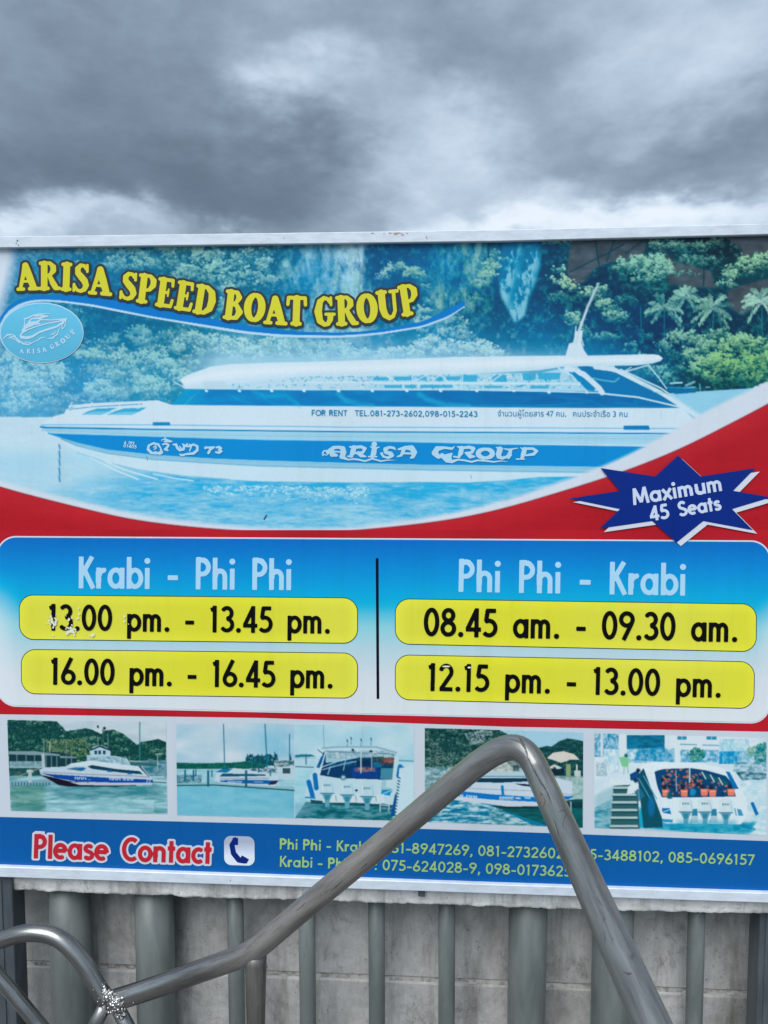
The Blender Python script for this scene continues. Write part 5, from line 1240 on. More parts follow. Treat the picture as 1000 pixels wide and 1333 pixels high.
# contact line
F, b = text_field('Please Contact', (44,1117.5), (273.5,1124.8), 31.5, .175)
march('contact_lettering_outline', *b, .65, lambda X, Y: F(X, Y)+2.7, col(196,206,224), LAY*3)
march('contact_lettering', *b, .65, F, col(186,44,58), LAY*4)
GR = col(150,194,128)
letter('phone_lettering', 'Phi Phi - Krabi : 081-8947269, 081-2732602, 085-3488102, 085-0696157', (364,1105.6), (981.5,1126.6), 14.2, .155, GR, 3, .6, sp=.27)
letter('phone_lettering', 'Krabi - Phi Phi : 075-624028-9, 098-0173625', (364,1128.4), (743,1141.6), 14.2, .155, GR, 3, .6, sp=.27)
# telephone pictogram
march('telephone_badge', 288, 1084, 336, 1132, .8, quad_rr([(291.7,1088),(331.3,1089.2),(331.6,1127.2),(292,1126)], 9), lambda X, Y: np.broadcast_to(col(190,204,228), (len(X), 3))+np.clip((Y-1105)/90, -.1, .1)[:, None], LAY*3)
def handset(X, Y):
    def cap_(p, q, r0, r1): 
        dx, dy = q[0]-p[0], q[1]-p[1]; tt = np.clip(((X-p[0])*dx+(Y-p[1])*dy)/(dx*dx+dy*dy), 0, 1); return r0+(r1-r0)*tt-np.hypot(X-p[0]-tt*dx, Y-p[1]-tt*dy)
    d = cap_((306,1092.5), (302,1100), 2.6, 3.3); d = np.maximum(d, cap_((302,1100), (304,1111), 3.3, 3.4)); d = np.maximum(d, cap_((304,1111), (311,1119.5), 3.4, 3.6)); d = np.maximum(d, cap_((311,1119.5), (318,1121.5), 3.6, 2.8))
    d = np.maximum(d, np.minimum(3.6-np.abs(X-306.3), 4.6-np.abs(Y-1095.5))); d = np.maximum(d, np.minimum(5.2-np.abs((X-318)*.85+(Y-1119)*.5), 3.2-np.abs(-(X-318)*.5+(Y-1119)*.85)))
    cut = np.maximum(.55-np.abs((X-304)*.2-(Y-1100)*1.0+ .3), -9); return np.minimum(d, 99)
march('telephone_symbol', 294, 1086, 330, 1128, .5, handset, col(26,44,122), LAY*4)

# star with the number of seats
ST = [(655,332),(742,412),(952,380),(866,467),(1012,492),(862,537),(942,618),(752,583),(650,665),(556,583),(355,612),(433,537),(238,497),(433,467),(358,380),(568,412)]
ST = [(660+x/2.94, 480+y/2.94) for x, y in ST]
def flat_poly(name, pts, c, off):
    xy = np.array(pts, float); v = face(xy[:, 0], xy[:, 1], off); cx = xy.mean(0); cc = face(cx[0], cx[1], off)
    n = len(pts); fs = [(i, n, (i+1) % n) for i in range(n)]
    o = mesh_obj(name, np.vstack([v, cc[None]]), fs, M_print, sign); vcol(o, albedo(np.broadcast_to(c, (n+1, 3)))); return o
flat_poly('star_outline', [(x+(5.5 if 1 else 0), y+4.6) for x, y in ST], col(205,214,232), LAY*5)
flat_poly('star_badge', ST, col(0,48,132), LAY*6)
LS = col(196,214,240)
letter('seats_lettering', 'Maximum', (825.5,657.5), (941,638.8), 21.5, .19, LS, 7, .6)
letter('seats_lettering', '45 Seats', (847.5,678.5), (938.5,663.8), 19.5, .19, LS, 7, .6)

# --- round headed display letters of the title
CG = {
 'A': (.84, [[(.36,.87,.115),(.30,.62,.095),(.16,.10,.075)],[(.37,.86,.13),(.48,.55,.145),(.64,.14,.13)],[(.20,.33,.06),(.52,.33,.06)],[(.07,.075,.075),(.27,.075,.075)],[(.50,.08,.08),(.79,.08,.08)]]),
 'R': (.84, [[(.22,.10,.135),(.22,.9,.135)],[(.08,.08,.08),(.36,.08,.08)],[(.08,.92,.08),(.3,.92,.08)],[(.26,.935,.065),(.44,.92,.08),(.56,.80,.115),(.56,.68,.12),(.46,.55,.08),(.30,.50,.06)],[(.42,.50,.09),(.55,.26,.12),(.64,.13,.12)],[(.64,.085,.085),(.78,.085,.08)]]),
 'I': (.46, [[(.23,.10,.14),(.23,.9,.14)],[(.09,.08,.08),(.37,.08,.08)],[(.09,.92,.08),(.37,.92,.08)]]),
 'S': (.66, [[(.50,.80,.06),(.42,.91,.075),(.28,.91,.09),(.18,.80,.11),(.20,.66,.12),(.33,.54,.135),(.46,.42,.135),(.53,.28,.12),(.47,.14,.10),(.34,.08,.08),(.20,.10,.07),(.11,.22,.06)],[(.54,.93,.06),(.55,.72,.06)],[(.07,.08,.06),(.07,.29,.065)]]),
 'P': (.74, [[(.22,.10,.135),(.22,.9,.135)],[(.08,.08,.08),(.38,.08,.08)],[(.08,.92,.08),(.3,.92,.08)],[(.26,.935,.065),(.46,.92,.08),(.59,.79,.12),(.59,.64,.12),(.48,.49,.085),(.30,.44,.06)]]),
 'E': (.74, [[(.22,.10,.135),(.22,.9,.135)],[(.08,.92,.08),(.54,.92,.08)],[(.57,.93,.07),(.59,.74,.065)],[(.22,.51,.065),(.44,.51,.065)],[(.45,.62,.045),(.45,.40,.045)],[(.08,.08,.08),(.54,.08,.08)],[(.60,.07,.07),(.64,.28,.065)]]),
 'D': (.86, [[(.22,.10,.135),(.22,.9,.135)],[(.08,.08,.08),(.3,.08,.08)],[(.08,.92,.08),(.3,.92,.08)],[(.25,.93,.07),(.44,.91,.09),(.62,.76,.13),(.67,.5,.15),(.62,.24,.13),(.44,.09,.09),(.25,.07,.07)]]),
 'B': (.80, [[(.22,.10,.135),(.22,.9,.135)],[(.08,.08,.08),(.3,.08,.08)],[(.08,.92,.08),(.3,.92,.08)],[(.26,.935,.065),(.46,.91,.09),(.55,.76,.115),(.46,.59,.08),(.28,.54,.055)],[(.28,.53,.055),(.50,.49,.09),(.62,.30,.135),(.52,.11,.095),(.26,.07,.07)]]),
 'O': (.82, [[(.40+.26*math.cos(R(a)), .5+.41*math.sin(R(a)), .088+.062*abs(math.cos(R(a)))) for a in range(0, 361, 15)]]),
 'A2': (0, []),
 'T': (.78, [[(.39,.10,.14),(.39,.9,.14)],[(.10,.92,.08),(.68,.92,.08)],[(.09,.92,.075),(.07,.70,.07)],[(.69,.92,.075),(.71,.70,.07)],[(.25,.08,.08),(.53,.08,.08)]]),
 'G': (.86, [[(.62,.78,.06),(.54,.89,.075),(.40,.92,.085),(.25,.80,.12),(.18,.5,.15),(.25,.2,.125),(.42,.085,.09),(.56,.11,.09),(.64,.24,.11),(.65,.36,.12)],[(.48,.41,.07),(.79,.41,.07)],[(.66,.93,.06),(.67,.70,.06)]]),
 'U': (.88, [[(.22,.9,.14),(.22,.40,.14),(.28,.20,.125),(.42,.085,.09),(.56,.13,.08),(.65,.30,.075),(.66,.9,.075)],[(.08,.92,.08),(.36,.92,.08)],[(.54,.92,.075),(.79,.92,.075)]]),
}
def cooper(glyphs, slant=0.0):
    """glyphs: (char, x0, x1, ytop, ybottom, tilt degrees); placed boxes in pixels"""
    caps = []
    for ch, x0, x1, yt, yb, tilt in glyphs:
        wd, st = CG[ch]; cx = (x0+x1)/2; h = yb-yt; sx = (x1-x0)/wd; cy = (yt+yb)/2; ca, sa = math.cos(R(tilt)), math.sin(R(tilt)); rs = (sx+h)/2*.93
        for s in st:
            q = []
            for (a, b, r) in s:
                lx = (a-wd/2+slant*(b-.5))*sx; ly = (b-.5)*h
                q.append((cx+lx*ca+ly*sa, cy+lx*sa-ly*ca, r*rs))
            caps += list(zip(q[:-1], q[1:]))
    def F(X, Y):
        X, Y = np.broadcast_arrays(X, Y); out = np.full(X.shape, -50.0)
        for a, b in caps:
            m = max(a[2], b[2])+5
            j0 = np.searchsorted(X[0], min(a[0], b[0])-m); j1 = np.searchsorted(X[0], max(a[0], b[0])+m); i0 = np.searchsorted(Y[:, 0], min(a[1], b[1])-m); i1 = np.searchsorted(Y[:, 0], max(a[1], b[1])+m)
            if j1 <= j0 or i1 <= i0: continue
            xs, ys = X[i0:i1, j0:j1], Y[i0:i1, j0:j1]; dx, dy = b[0]-a[0], b[1]-a[1]; tt = np.clip(((xs-a[0])*dx+(ys-a[1])*dy)/(dx*dx+dy*dy+1e-9), 0, 1)
            out[i0:i1, j0:j1] = np.maximum(out[i0:i1, j0:j1], a[2]+(b[2]-a[2])*tt-np.hypot(xs-a[0]-tt*dx, ys-a[1]-tt*dy))
        return out
    return F
TITLE = [('A',20.5,50,340,379,-2),('R',50,79,339.5,378.5,0),('I',78.5,94.5,341,379.5,2),('S',94.5,117,342,382,3),('A',115.5,147,345.5,385,5),
         ('S',156,179.5,353,392,6),('P',178.5,204,356,396,7),('E',203.5,229,361,401,8),('E',228.5,254,365.5,405.5,9),('D',252.5,283,370.5,410.5,9),
         ('B',291.5,319,377,417.5,7),('O',317.5,346.5,380.5,420,6),('A',343.5,375,383.5,423.5,4),('T',372,400,384.5,424.5,2),
         ('G',408,437.5,384.5,426,0),('R',436.5,466.5,384,424.5,-2),('O',464,492.5,381,421.5,-4),('U',490,522,376.5,417.5,-6),('P',519.5,546,369,411.5,-9)]
FT = cooper(TITLE)
march('title_lettering_outline', 12, 330, 556, 436, .7, lambda X, Y: FT(X, Y)+2.7, col(8,8,12), LAY*3)
march('title_lettering', 12, 330, 556, 436, .65, lambda X, Y: FT(X, Y)-.35, lambda X, Y: col(208,208,62)*(1-.05*np.clip(FT(X[None, :], Y[:, None]) if False else 0, 0, 1)), LAY*4)

# --- oval emblem
def oval(r):
    return lambda X, Y: (1-np.hypot((X-54.2)/(54.6-r), (Y-433.1)/(39.4-r)))*40
march('emblem_ring', -4, 390, 112, 476, .9, oval(0), col(176,218,243), LAY*2)
march('emblem_oval', -4, 390, 112, 476, .9, oval(1.4), lambda X, Y: np.broadcast_to(col(98,188,226), (len(X), 3))+np.clip((430-Y)/900, -.03, .03)[:, None], LAY*3)
def seg_field(caps_, polys_=()):
    def F(X, Y):
        X, Y = np.broadcast_arrays(X, Y); out = np.full(X.shape, -50.0)
        for pts in caps_:
            for a, b in zip(pts[:-1], pts[1:]):
                dx, dy = b[0]-a[0], b[1]-a[1]; tt = np.clip(((X-a[0])*dx+(Y-a[1])*dy)/(dx*dx+dy*dy+1e-9), 0, 1)
                out = np.maximum(out, a[2]+(b[2]-a[2])*tt-np.hypot(X-a[0]-tt*dx, Y-a[1]-tt*dy))
        return out
    return F
ez = lambda pts: [(x/8.333, 380+y/8.333, r/8.333) for x, y, r in pts]
EMB = [ez(p) for p in (
  [(250,430,4),(262,380,7),(272,300,5)], [(262,290,7),(300,285,9),(360,255,8),(420,240,7),(550,235,3)], [(310,330,7),(340,290,9),(420,285,12),(520,262,8),(470,255,8),(380,262,8)], [(275,375,10),(340,340,22),(400,330,16),(440,300,8),(560,305,6),(724,290,7)], [(300,365,26),(380,340,16),(430,345,8)],
  [(720,292,8),(640,318,8),(520,340,7),(400,372,7),(310,405,8),(245,440,9),(222,470,9),(232,490,16),(290,498,16),(350,484,14),(420,440,10),(520,405,12),(620,375,10),(680,330,12),(718,298,8)],
  [(716,300,6),(712,340,5),(696,385,5),(676,402,5),(668,370,5),(690,335,5)], [(34,510,4),(80,465,9),(130,460,6),(172,480,3)], [(90,505,3),(120,495,7),(165,515,5),(215,555,4)], [(100,478,4),(160,485,7),(200,525,8),(250,562,9),(310,570,7),(360,548,5),(410,520,3)],
  [(260,545,4),(300,545,5),(330,550,4)], [(400,535,3),(440,500,7),(505,488,2)], [(515,508,4),(570,500,8),(625,455,7),(648,380,3)], [(545,470,3),(580,455,7),(618,425,3)], [(250,420,16),(270,390,18),(300,370,14)])]
march('emblem_boat', 2, 400, 92, 452, .45, seg_field(EMB), col(178,216,242), LAY*4)
EL = [('A',210,262,617,668,-4+6),('R',288,335,617,668,2),('I',350,378,617,668,0),('S',400,440,610,666,-8),('A',455,508,598,652,-14),
      ('G',540,592,566,622,-28),('R',600,648,536,592,-34),('O',655,712,500,560,-40),('U',706,765,455,512,-50),('P',765,815,402,462,-58)]
FE = cooper([(c, x0/8.333, x1/8.333, 380+y0/8.333, 380+y1/8.333, t_) for c, x0, x1, y0, y1, t_ in EL])
march('emblem_lettering', 20, 424, 102, 464, .45, lambda X, Y: FE(X, Y)-.12, col(180,216,243), LAY*4)

# --- lettering on the printed boat
BL = col(170,212,238)
bz = lambda pts, ox, oy: [(ox+x/6.25, oy+y/6.25, r/6.25) for x, y, r in pts]
SW = [bz(p, 400, 560) for p in ([(125,190,8),(135,170,8),(165,165,7),(175,190,6),(155,205,5),(140,195,5),(128,205,8)], [(165,180,14),(190,165,22),(215,142,16),(260,138,14),(290,150,22),(296,180,24),(285,215,22)], [(205,195,24),(240,205,12)], [(215,172,8),(270,178,8)], [(280,215,20),(330,240,8),(380,235,9),(420,240,9),(470,252,9),(530,232,9),(600,252,8),(650,244,7),(735,244,1)],
      [(345,135,7),(380,142,16)], [(380,142,22),(372,180,24),(355,212,14)], [(380,140,14),(440,135,14),(470,150,16),(455,180,12),(400,188,10)], [(415,185,16),(440,205,18),(475,215,8)], [(330,212,8),(365,216,10)],
      [(546,115,24),(546,115,24)], [(515,132,6),(545,150,14),(585,138,6)], [(547,150,22),(540,190,24),(530,212,18)], [(500,215,8),(565,216,8)],
      [(720,160,5),(705,145,12),(670,138,12),(635,155,18),(640,180,16),(680,190,18),(690,205,18),(660,225,12),(620,215,10),(605,190,12),(618,182,4)],
      [(735,215,7),(765,205,12),(785,160,18),(790,142,14)], [(745,155,10),(800,142,16),(850,145,24),(872,180,24),(862,215,16),(845,225,10)], [(790,188,10),(850,190,10)])]
SW += [bz(p, 550, 560) for p in ([(265,128,3),(240,150,12),(180,142,12),(120,150,22),(100,185,26),(130,215,20),(160,210,14)], [(165,208,8),(240,190,8),(215,215,24),(215,240,24)], [(160,205,20),(200,245,20),(240,255,16),(290,240,9),(340,245,9),(400,258,9),(450,245,9),(520,250,9),(580,258,8),(640,250,6),(720,260,1)],
      [(285,132,6),(315,145,16)], [(320,145,20),(312,185,22),(300,210,14)], [(320,145,12),(380,138,14),(415,150,18),(405,180,12),(350,185,9)], [(365,190,16),(390,212,20),(425,215,8)], [(255,215,8),(300,222,9)],
      [(512-0+58*math.cos(R(a)), 190+36*math.sin(R(a)), 13+9*abs(math.cos(R(a)))) for a in range(0, 361, 20)],
      [(602,140,6),(630,155,14)], [(632,155,24),(620,195,24),(622,215,20),(650,228,14),(690,215,12),(712,185,16),(720,160,14)], [(660,150,5),(700,158,10),(775,146,5)], [(715,160,12),(712,200,18),(700,225,12)],
      [(800,142,5),(825,160,12)], [(832,155,20),(822,195,22),(810,225,14)], [(830,150,12),(900,150,12),(930,170,14),(905,195,14),(845,205,9)], [(765,235,7),(830,235,7)])]
march('boat_name_lettering', 416, 572, 705, 606, .5, lambda X, Y, f=seg_field(SW): f(X, Y)-.25, BL, LAY*2)
tz = lambda pts: [(140+x/5, 555+y/5, r/5) for x, y, r in pts]
TH = [tz(p) for p in ([(345,140,6),(330,118,9),(300,110,8),(268,125,8),(264,150,10),(285,172,10),(320,178,7),(352,165,9),(345,140,5)], [(300,135,5),(312,128,6),(318,140,6),(305,150,5)], [(310,165,6),(340,180,8),(360,172,4)],
      [(350,90,4),(375,82,6),(412,98,7),(370,98,6)], [(375,72,5),(378,90,5)], [(360,118,6),(382,112,8),(398,122,8),(386,140,9),(372,150,7),(392,156,7)], [(400,100,6),(418,98,6)],
      [(428,118,6),(446,118,9),(455,140,10),(470,155,9),(495,150,9),(500,125,9),(488,115,5)], [(470,130,5),(480,145,6)], [(520,115,7),(500,130,6),(530,130,8),(560,118,8),(585,130,9),(585,155,10),(560,176,10),(520,180,8),(490,185,6),(470,182,5)], [(535,160,5),(545,130,7),(535,118,6)], [(478,190,5),(498,190,5)],
      [(636,142,8),(640,134,6)],[(636,138,7),(665,138,8),(694,134,6)],[(688,138,9),(668,152,9),(658,172,10)],[(708,138,7),(726,134,9),(738,143,9),(724,152,7)],[(724,152,7),(741,162,9),(726,172,9),(706,168,7)])]
march('thai_name_lettering', 188, 566, 294, 596, .45, lambda X, Y, f=seg_field(TH): f(X, Y)-.2, BL, LAY*2)
letter('registration_lettering', '6 193', (161.5,578), (174.5,579.5), 4.3, .24, BL, 2, .45); letter('registration_lettering', '01405', (160.8,582.2), (177.5,584), 4.3, .24, BL, 2, .45)
TB = col(58,140,190)
letter('rental_lettering', 'FOR RENT', (405.5,541), (451.5,541.4), 7.6, .15, TB, 2, .45, sp=.36)
letter('rental_lettering', 'TEL.081-273-2602,098-015-2243', (462,541.4), (621.5,542.6), 7.6, .15, TB, 2, .45, sp=.36)
def font_text(name, body, p0, p1, h_px, c, lay, thick=.0):
    """built-in typeface text, converted to a mesh and laid on the board"""
    cu = bpy.data.curves.new(name, 'FONT'); cu.body = body; cu.size = 1; cu.offset = thick; cu.resolution_u = 3
    ob = bpy.data.objects.new(name, cu); scene.collection.objects.link(ob); bpy.context.view_layer.update()
    me = bpy.data.meshes.new_from_object(ob.evaluated_get(bpy.context.evaluated_depsgraph_get())); bpy.data.objects.remove(ob)
    v = np.empty(len(me.vertices)*3); me.vertices.foreach_get('co', v); v = v.reshape(-1, 3)
    fs = [tuple(p.vertices) for p in me.polygons]; bpy.data.meshes.remove(me)
    if not len(v): return
    x = v[:, 0]-v[:, 0].min(); wd = x.max(); sx = (p1[0]-p0[0])/wd; px = p0[0]+x*sx; py = p0[1]+(p1[1]-p0[1])*x/wd-v[:, 1]*h_px
    o = mesh_obj(name, face(px, py, LAY*lay), fs, M_print, sign); vcol(o, albedo(np.broadcast_to(c, (len(v), 3)))); return o
font_text('capacity_lettering', 'จำนวนผู้โดยสาร 47 คน,', (648,541.6), (737,542), 10.5, TB, 2)
font_text('capacity_lettering', 'คนประจำเรือ 3 คน', (746,542), (817,542.4), 10.5, TB, 2)

# --- frame
def rail_bar(name, ytf, ybf, off, depth, x0=-60, x1=1066, xs=(0, 160, 320, 480, 650, 820, 1000)):
    X = [x0]+list(xs)+[x1]; V_ = []; n = len(X)
    yt = [float(ytf(x)) for x in X]; yb = [float(ybf(x)) for x in X]
    A = face(X, yt, off); B = face(X, yb, off); b = .0012
    up = np.array([0, 0, b]); nb = NRM*b
    rows = [A-NRM*depth, A-nb*1.0, A-up, B+up, B-nb*1.0, B-NRM*depth]
    V_ = np.concatenate(rows); m = len(rows); idx = np.arange(m*n).reshape(m, n); fs = []
    for i in range(m):
        j = (i+1) % m
        for k in range(n-1): fs.append((idx[i, k], idx[j, k], idx[j, k+1], idx[i, k+1]))
    fs.append(tuple(idx[:, 0])); fs.append(tuple(idx[::-1, -1]))
    return mesh_obj(name, V_, fs, M_white, sign)
rail_bar('frame_rail', y_rail_top, y_top, .010, .040)
rail_bar('frame_rail', y_bot, y_bot2, .010, .040)
rail_bar('shadow_gap_strip', lambda x: y_top(x)-1.5, lambda x: y_top(x)+1.1, .0035, .004)  # thin dark strips paint the shadow line where print meets each rail
sign.children[-1].data.materials[0] = M_dark
rail_bar('shadow_gap_strip', lambda x: y_bot(x)-1.3, lambda x: y_bot(x)+1.5, .0045, .004)
sign.children[-1].data.materials[0] = M_dark
for xa, xb in ((-60, -42), (1048, 1066)):
    a = face([xa, xb], [float(y_top(xa))-.5, float(y_top(xb))-.5], .010); b_ = face([xa, xb], [float(y_bot(xa))+.5, float(y_bot(xb))+.5], .010)
    box_between('frame_stile', a[0], a[1], b_[0], b_[1], .040, M_white, sign)
a = face([-58, 1064], [312, 298], -.005); b_ = face([-58, 1064], [1136, 1168], -.005)
box_between('back_panel', a[0], a[1], b_[0], b_[1], .022, M_white, sign, 0)
# rust and holes on the upper rail
def blobs(name, lst, material, off):
    rn = random.Random(4)
    for x, y, rx, ry in lst:
        n = 9; V_ = []
        for i in range(n):
            t_ = 2*math.pi*i/n; q = rn.uniform(.6, 1.15); V_.append(tuple(face(x+rx*q*math.cos(t_), y+ry*q*math.sin(t_), off)))
        mesh_obj(name, V_, [tuple(range(n))[::-1]], material, sign)
blobs('rust_spot', [(515,304.5,4,1.6),(524,305.5,2.5,1.5),(508,303.4,2,1),(519,303.2,4,.8),(485,303.5,2.4,.8),(556,310.3,1,1.2),(500,304,1.2,.7),(530,303.6,1.5,.8)], M_rust, .0103)
blobs('screw_hole', [(22.5,313.5,1.3,1.3),(21,317,.9,1),(24,319,.7,1.2),(300,1146.5,.8,.8),(370,310,.6,.6),(555,308.5,.6,1.4)], M_post, .0104)

# print that sits on another printed piece belongs to that piece
def kids(name): return [c for c in sign.children if c.name.split('.')[0] == name]
for host, subs in (('star_badge', ('seats_lettering',)), ('emblem_oval', ('emblem_boat', 'emblem_lettering')), ('telephone_badge', ('telephone_symbol',)), ('title_lettering_outline', ('title_lettering',)),
                   ('contact_lettering_outline', ('contact_lettering',)), ('timetable_panel', ('route_lettering', 'divider_line')), ('blue_band', ('phone_lettering',)),
                   ('picture_sheet', ('boat_name_lettering', 'thai_name_lettering', 'rental_lettering', 'capacity_lettering', 'registration_lettering'))):
    for n_ in subs:
        for c in kids(n_): c.parent = kids(host)[0]
bars, fills, words = [sorted(kids(n_), key=lambda o: o.name) for n_ in ('time_bar', 'time_bar_fill', 'time_lettering')]
for b_, f_, w_ in zip(bars, fills, words): f_.parent = b_; w_.parent = b_

# ---------------------------------------------------------------- bent tube handrail in front of the sign
def spline(P, sub=10):
    out = []; n = len(P)
    for i in range(n-1):
        p0, p1, p2, p3 = P[max(i-1, 0)], P[i], P[i+1], P[min(i+2, n-1)]
        for k in range(sub):
            t_ = k/sub; out.append(tuple(.5*((2*p1[j])+(-p0[j]+p2[j])*t_+(2*p0[j]-5*p1[j]+4*p2[j]-p3[j])*t_**2+(-p0[j]+3*p1[j]-3*p2[j]+p3[j])*t_**3) for j in range(len(p1))))
    out.append(P[-1]); return out
J = pix(148, 1305, 1.38)
hr = empty('steel_handrail', (J.x, J.y, 0), 'bent stainless steel tube handrail with welded arch, running in front of the boat sign', 'handrail')
main = [(146,1303,1.30),(185,1291,1.29),(225,1277,1.275),(270,1261,1.255),(303,1249.5,1.24),(318,1243.5,1.232),(334,1235,1.225),(352,1220,1.215),(380,1196,1.205),(440,1146,1.18),(500,1096.5,1.155),(560,1046,1.13),(600,1012,1.115),(624,993,1.107),(642,981,1.10),(658,974,1.092),(672,973,1.082),(684,979,1.072),(694,992,1.062),(703,1011,1.0456),(722,1053,0.9849),(744,1101,0.9237),(770,1158.6,0.8595),(796,1216.4,0.8036),(822,1274,0.7546),(848,1332,0.7109)]
main = [(x, y, d*(1+.06*min(max((640-x)/480, 0), 1.05))) for x, y, d in main]
P3 = [tuple(pix(x, y, d)) for x, y, d in spline(main, 8)]
A_ = np.array(P3)
for _ in range(14): A_[1:-1] = A_[1:-1]*.5+(A_[:-2]+A_[2:])*.25
P3 = [tuple(q) for q in A_]
e0, e1 = Vector(P3[-9]), Vector(P3[-1]); dr = (e1-e0).normalized()
for k in range(4): P3.append(tuple(Vector(P3[-1])+dr*.03))
for k in range(8): dr = (dr+Vector((0, 0, -.35))).normalized(); P3.append(tuple(Vector(P3[-1])+dr*.02))
while P3[-1][2] > .02: P3.append(tuple(Vector(P3[-1])+Vector((0, 0, -.05))))
TR = .0186
nb_ = next(i for i, q in enumerate(P3) if q == P3[0])
rail_o = tube_mesh('rail_tube', P3, TR, M_steelb, hr, 44)
arch = [(-190,1400,1.42),(-150,1330,1.40),(-110,1275,1.385),(-70,1245,1.37),(-30,1231,1.355),(0,1224,1.345),(27,1216,1.335),(51,1214.5,1.33),(73,1220,1.325),(92,1234,1.32),(110,1256,1.315),(124,1279,1.31),(138,1302,1.305)]
arch = [(x, y, 1.385+(d-1.305)*.55) for x, y, d in arch]
A3 = [tuple(pix(x, y, d)) for x, y, d in spline(arch, 8)]
tube_mesh('arch_tube', A3, .0156, M_steel, hr, 36)
lo = [(-60,1200,1.43),(-30,1238,1.425),(0,1273,1.42),(25,1303,1.415),(50,1333,1.41),(80,1370,1.40)]
tube_mesh('brace_tube', [tuple(pix(x, y, d)) for x, y, d in spline(lo, 5)], .0130, M_steel, hr, 28)
def down(name, x, y, d, x2, y2, r, m_=None):
    a, b = pix(x, y, d), pix(x2, y2, d); v = (b-a).normalized(); n = 12; q = [a]
    while q[-1].z > .02: q.append(q[-1]+v*.05)
    return tube_mesh(name, [tuple(p) for p in q], r, m_ or M_steel, hr, 24)
down('stay_tube', 141, 1301, 1.388, 124, 1334, .0132); down('stay_tube', 152, 1310, 1.388, 166, 1336, .0126)
a = pix(333, 1238, 1.275); zz = [a+Vector((-.0002*i, .004*i*0, -.02*i)) for i in range(0, 56)]
rad = [max(.0186-.0005*max(i-1, 0), .0148) for i in range(56)]
zz = [p for p in zz if p.z > 0]; tube_mesh('support_post', [tuple(p) for p in zz], rad[:len(zz)], M_support, hr, 28)
# scuffs, a long scratch and a rust patch lying on the tube wall
from mathutils.bvhtree import BVHTree
bv = BVHTree.FromPolygons([v.co for v in rail_o.data.vertices], [tuple(p.vertices) for p in rail_o.data.polygons])
def scuff(name, centre, widths, material, lift=.00025):
    P = spline([(a, b, w) for (a, b), w in zip(centre, widths)], 5); V_, F_ = [], []; rn = random.Random(len(centre)*7+int(centre[0][0]))
    for i, (x, y, w) in enumerate(P):
        x2, y2, _ = P[min(i+1, len(P)-1)]; x1, y1, _ = P[max(i-1, 0)]; dx, dy = x2-x1, y2-y1; l = math.hypot(dx, dy)+1e-9
        w = max(w, .2)*1.7*rn.uniform(.65, 1.35)
        for sgn in (-1, 1):
            o_ = Vector((0, 0, CAMZ)); d_ = (pix(x-sgn*dy/l*w/2, y+sgn*dx/l*w/2, 1)-o_).normalized()
            h = bv.ray_cast(o_-hr.location, d_)
            if h[0] is None: return None
            V_.append(tuple(h[0]+hr.location+h[1]*lift))
    for i in range(len(P)-1): F_.append((2*i, 2*i+1, 2*i+3, 2*i+2))
    return mesh_obj(name, V_, F_, material, hr)
scuff('scratch', [(676,960),(680,967),(684,975),(687,984)], [.4,2.2,2.0,.6], M_scr)
scuff('scratch', [(686,984),(691,994),(696,1004),(704,1018),(711,1029),(719,1047)], [.5,1.0,1.3,1.4,1.0,.3], M_scr)
scuff('scratch', [(664,962),(671,964),(678,967)], [.3,.8,.3], M_scr); scuff('scratch', [(726,1058),(733,1055),(737,1060),(734,1068),(733,1078)], [.3,.5,.5,.5,.3], M_scr)
scuff('scratch', [(812,1265),(818,1268),(823,1267)], [.4,1.6,.5], M_scr); scuff('scratch', [(755,1178),(764,1200),(775,1225),(786,1250)], [.3,.5,.6,.3], M_scr); scuff('scratch', [(722,1068),(727,1085),(733,1100)], [.3,.6,.3], M_scr)
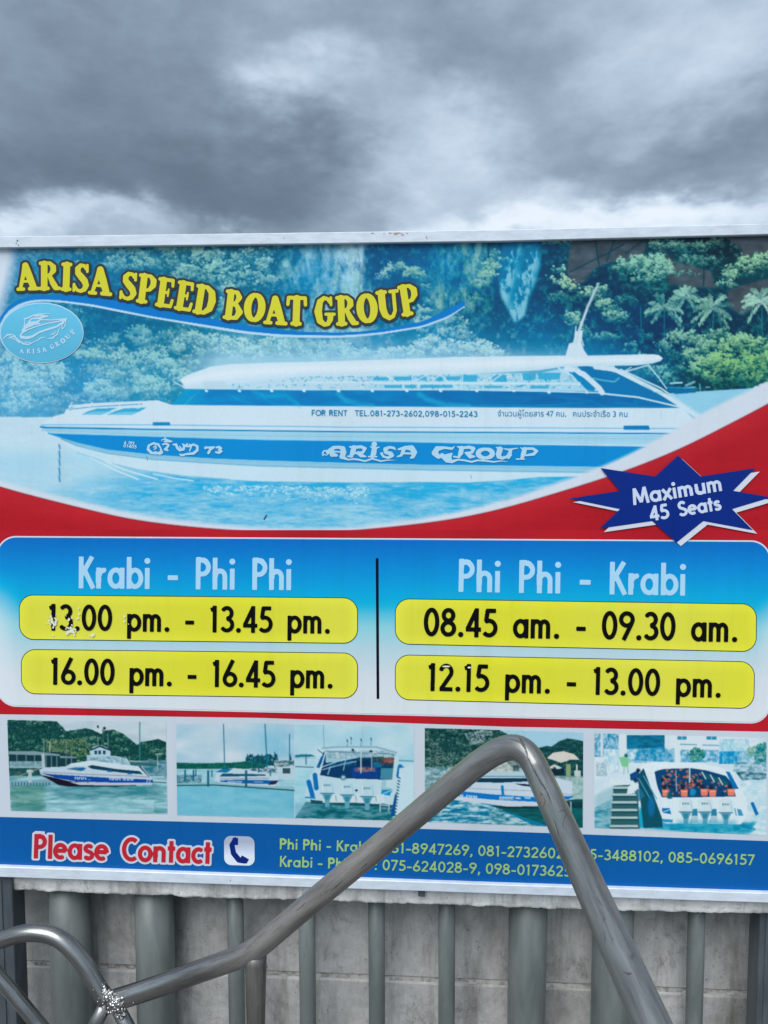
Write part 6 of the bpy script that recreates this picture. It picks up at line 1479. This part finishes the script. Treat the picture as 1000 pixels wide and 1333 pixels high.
scuff('rust_patch', [(704,1032),(706,1038),(708,1045),(707,1051)], [1,3.4,2.6,.6], M_rustp)
scuff('scratch', [(430,1160),(437,1155),(446,1146)], [.3,.7,.3], M_scr); scuff('scratch', [(470,1131),(478,1124)], [.3,.6], M_scr); scuff('scratch', [(385,1186),(392,1181),(398,1175)], [.3,.7,.3], M_scr)
# weld seam and spatter
rn = random.Random(8); bm = bmesh.new()
def bead(c, r):
    m = Matrix.Translation(c) @ Matrix.Rotation(rn.random()*6, 4, 'Z') @ Matrix.Diagonal((r*rn.uniform(.8, 1.3), r*rn.uniform(.7, 1.2), r*rn.uniform(.7, 1.4), 1))
    bmesh.ops.create_icosphere(bm, subdivisions=1, radius=1, matrix=m)
jt = [o_ for o_ in hr.children if o_.name.split('.')[0] in ('rail_tube', 'arch_tube', 'stay_tube')]; jv, jf = [], []
for o_ in jt:
    b0_ = len(jv); jv += [v.co.copy() for v in o_.data.vertices]; jf += [tuple(b0_+i for i in p.vertices) for p in o_.data.polygons]
jb = BVHTree.FromPolygons(jv, jf)
def spat(px, py, r):
    o_ = Vector((0, 0, CAMZ)); d_ = (pix(px, py, 1)-o_).normalized(); h = jb.ray_cast(o_-hr.location, d_)
    if h[0] is not None and h[3] < 1.75: bead(h[0]+hr.location+h[1]*r*.25, r)
for k in range(110):
    f = k/109; spat(135+25*f+rn.gauss(0, 2.2), 1287+34*f+rn.gauss(0, 3.2), rn.uniform(.0018, .0046))
for k in range(60): spat(152+rn.gauss(0, 6), 1308+rn.gauss(0, 7), rn.uniform(.0016, .0042))
for k in range(50): spat(145+rn.gauss(0, 11), 1300+rn.gauss(0, 11), rn.uniform(.0008, .0018))
for v in bm.verts: v.co -= hr.location
me = bpy.data.meshes.new('weld_seam'); bm.to_mesh(me); bm.free(); me.materials.append(M_weld); o = bpy.data.objects.new('weld_seam', me); link(o, hr)
for p_ in me.polygons: p_.use_smooth = True
print('tris', sum(len(o.data.loop_triangles) or sum(len(p.vertices)-2 for p in o.data.polygons) for o in scene.objects if o.type == 'MESH' and len(o.data.polygons) < 3000))
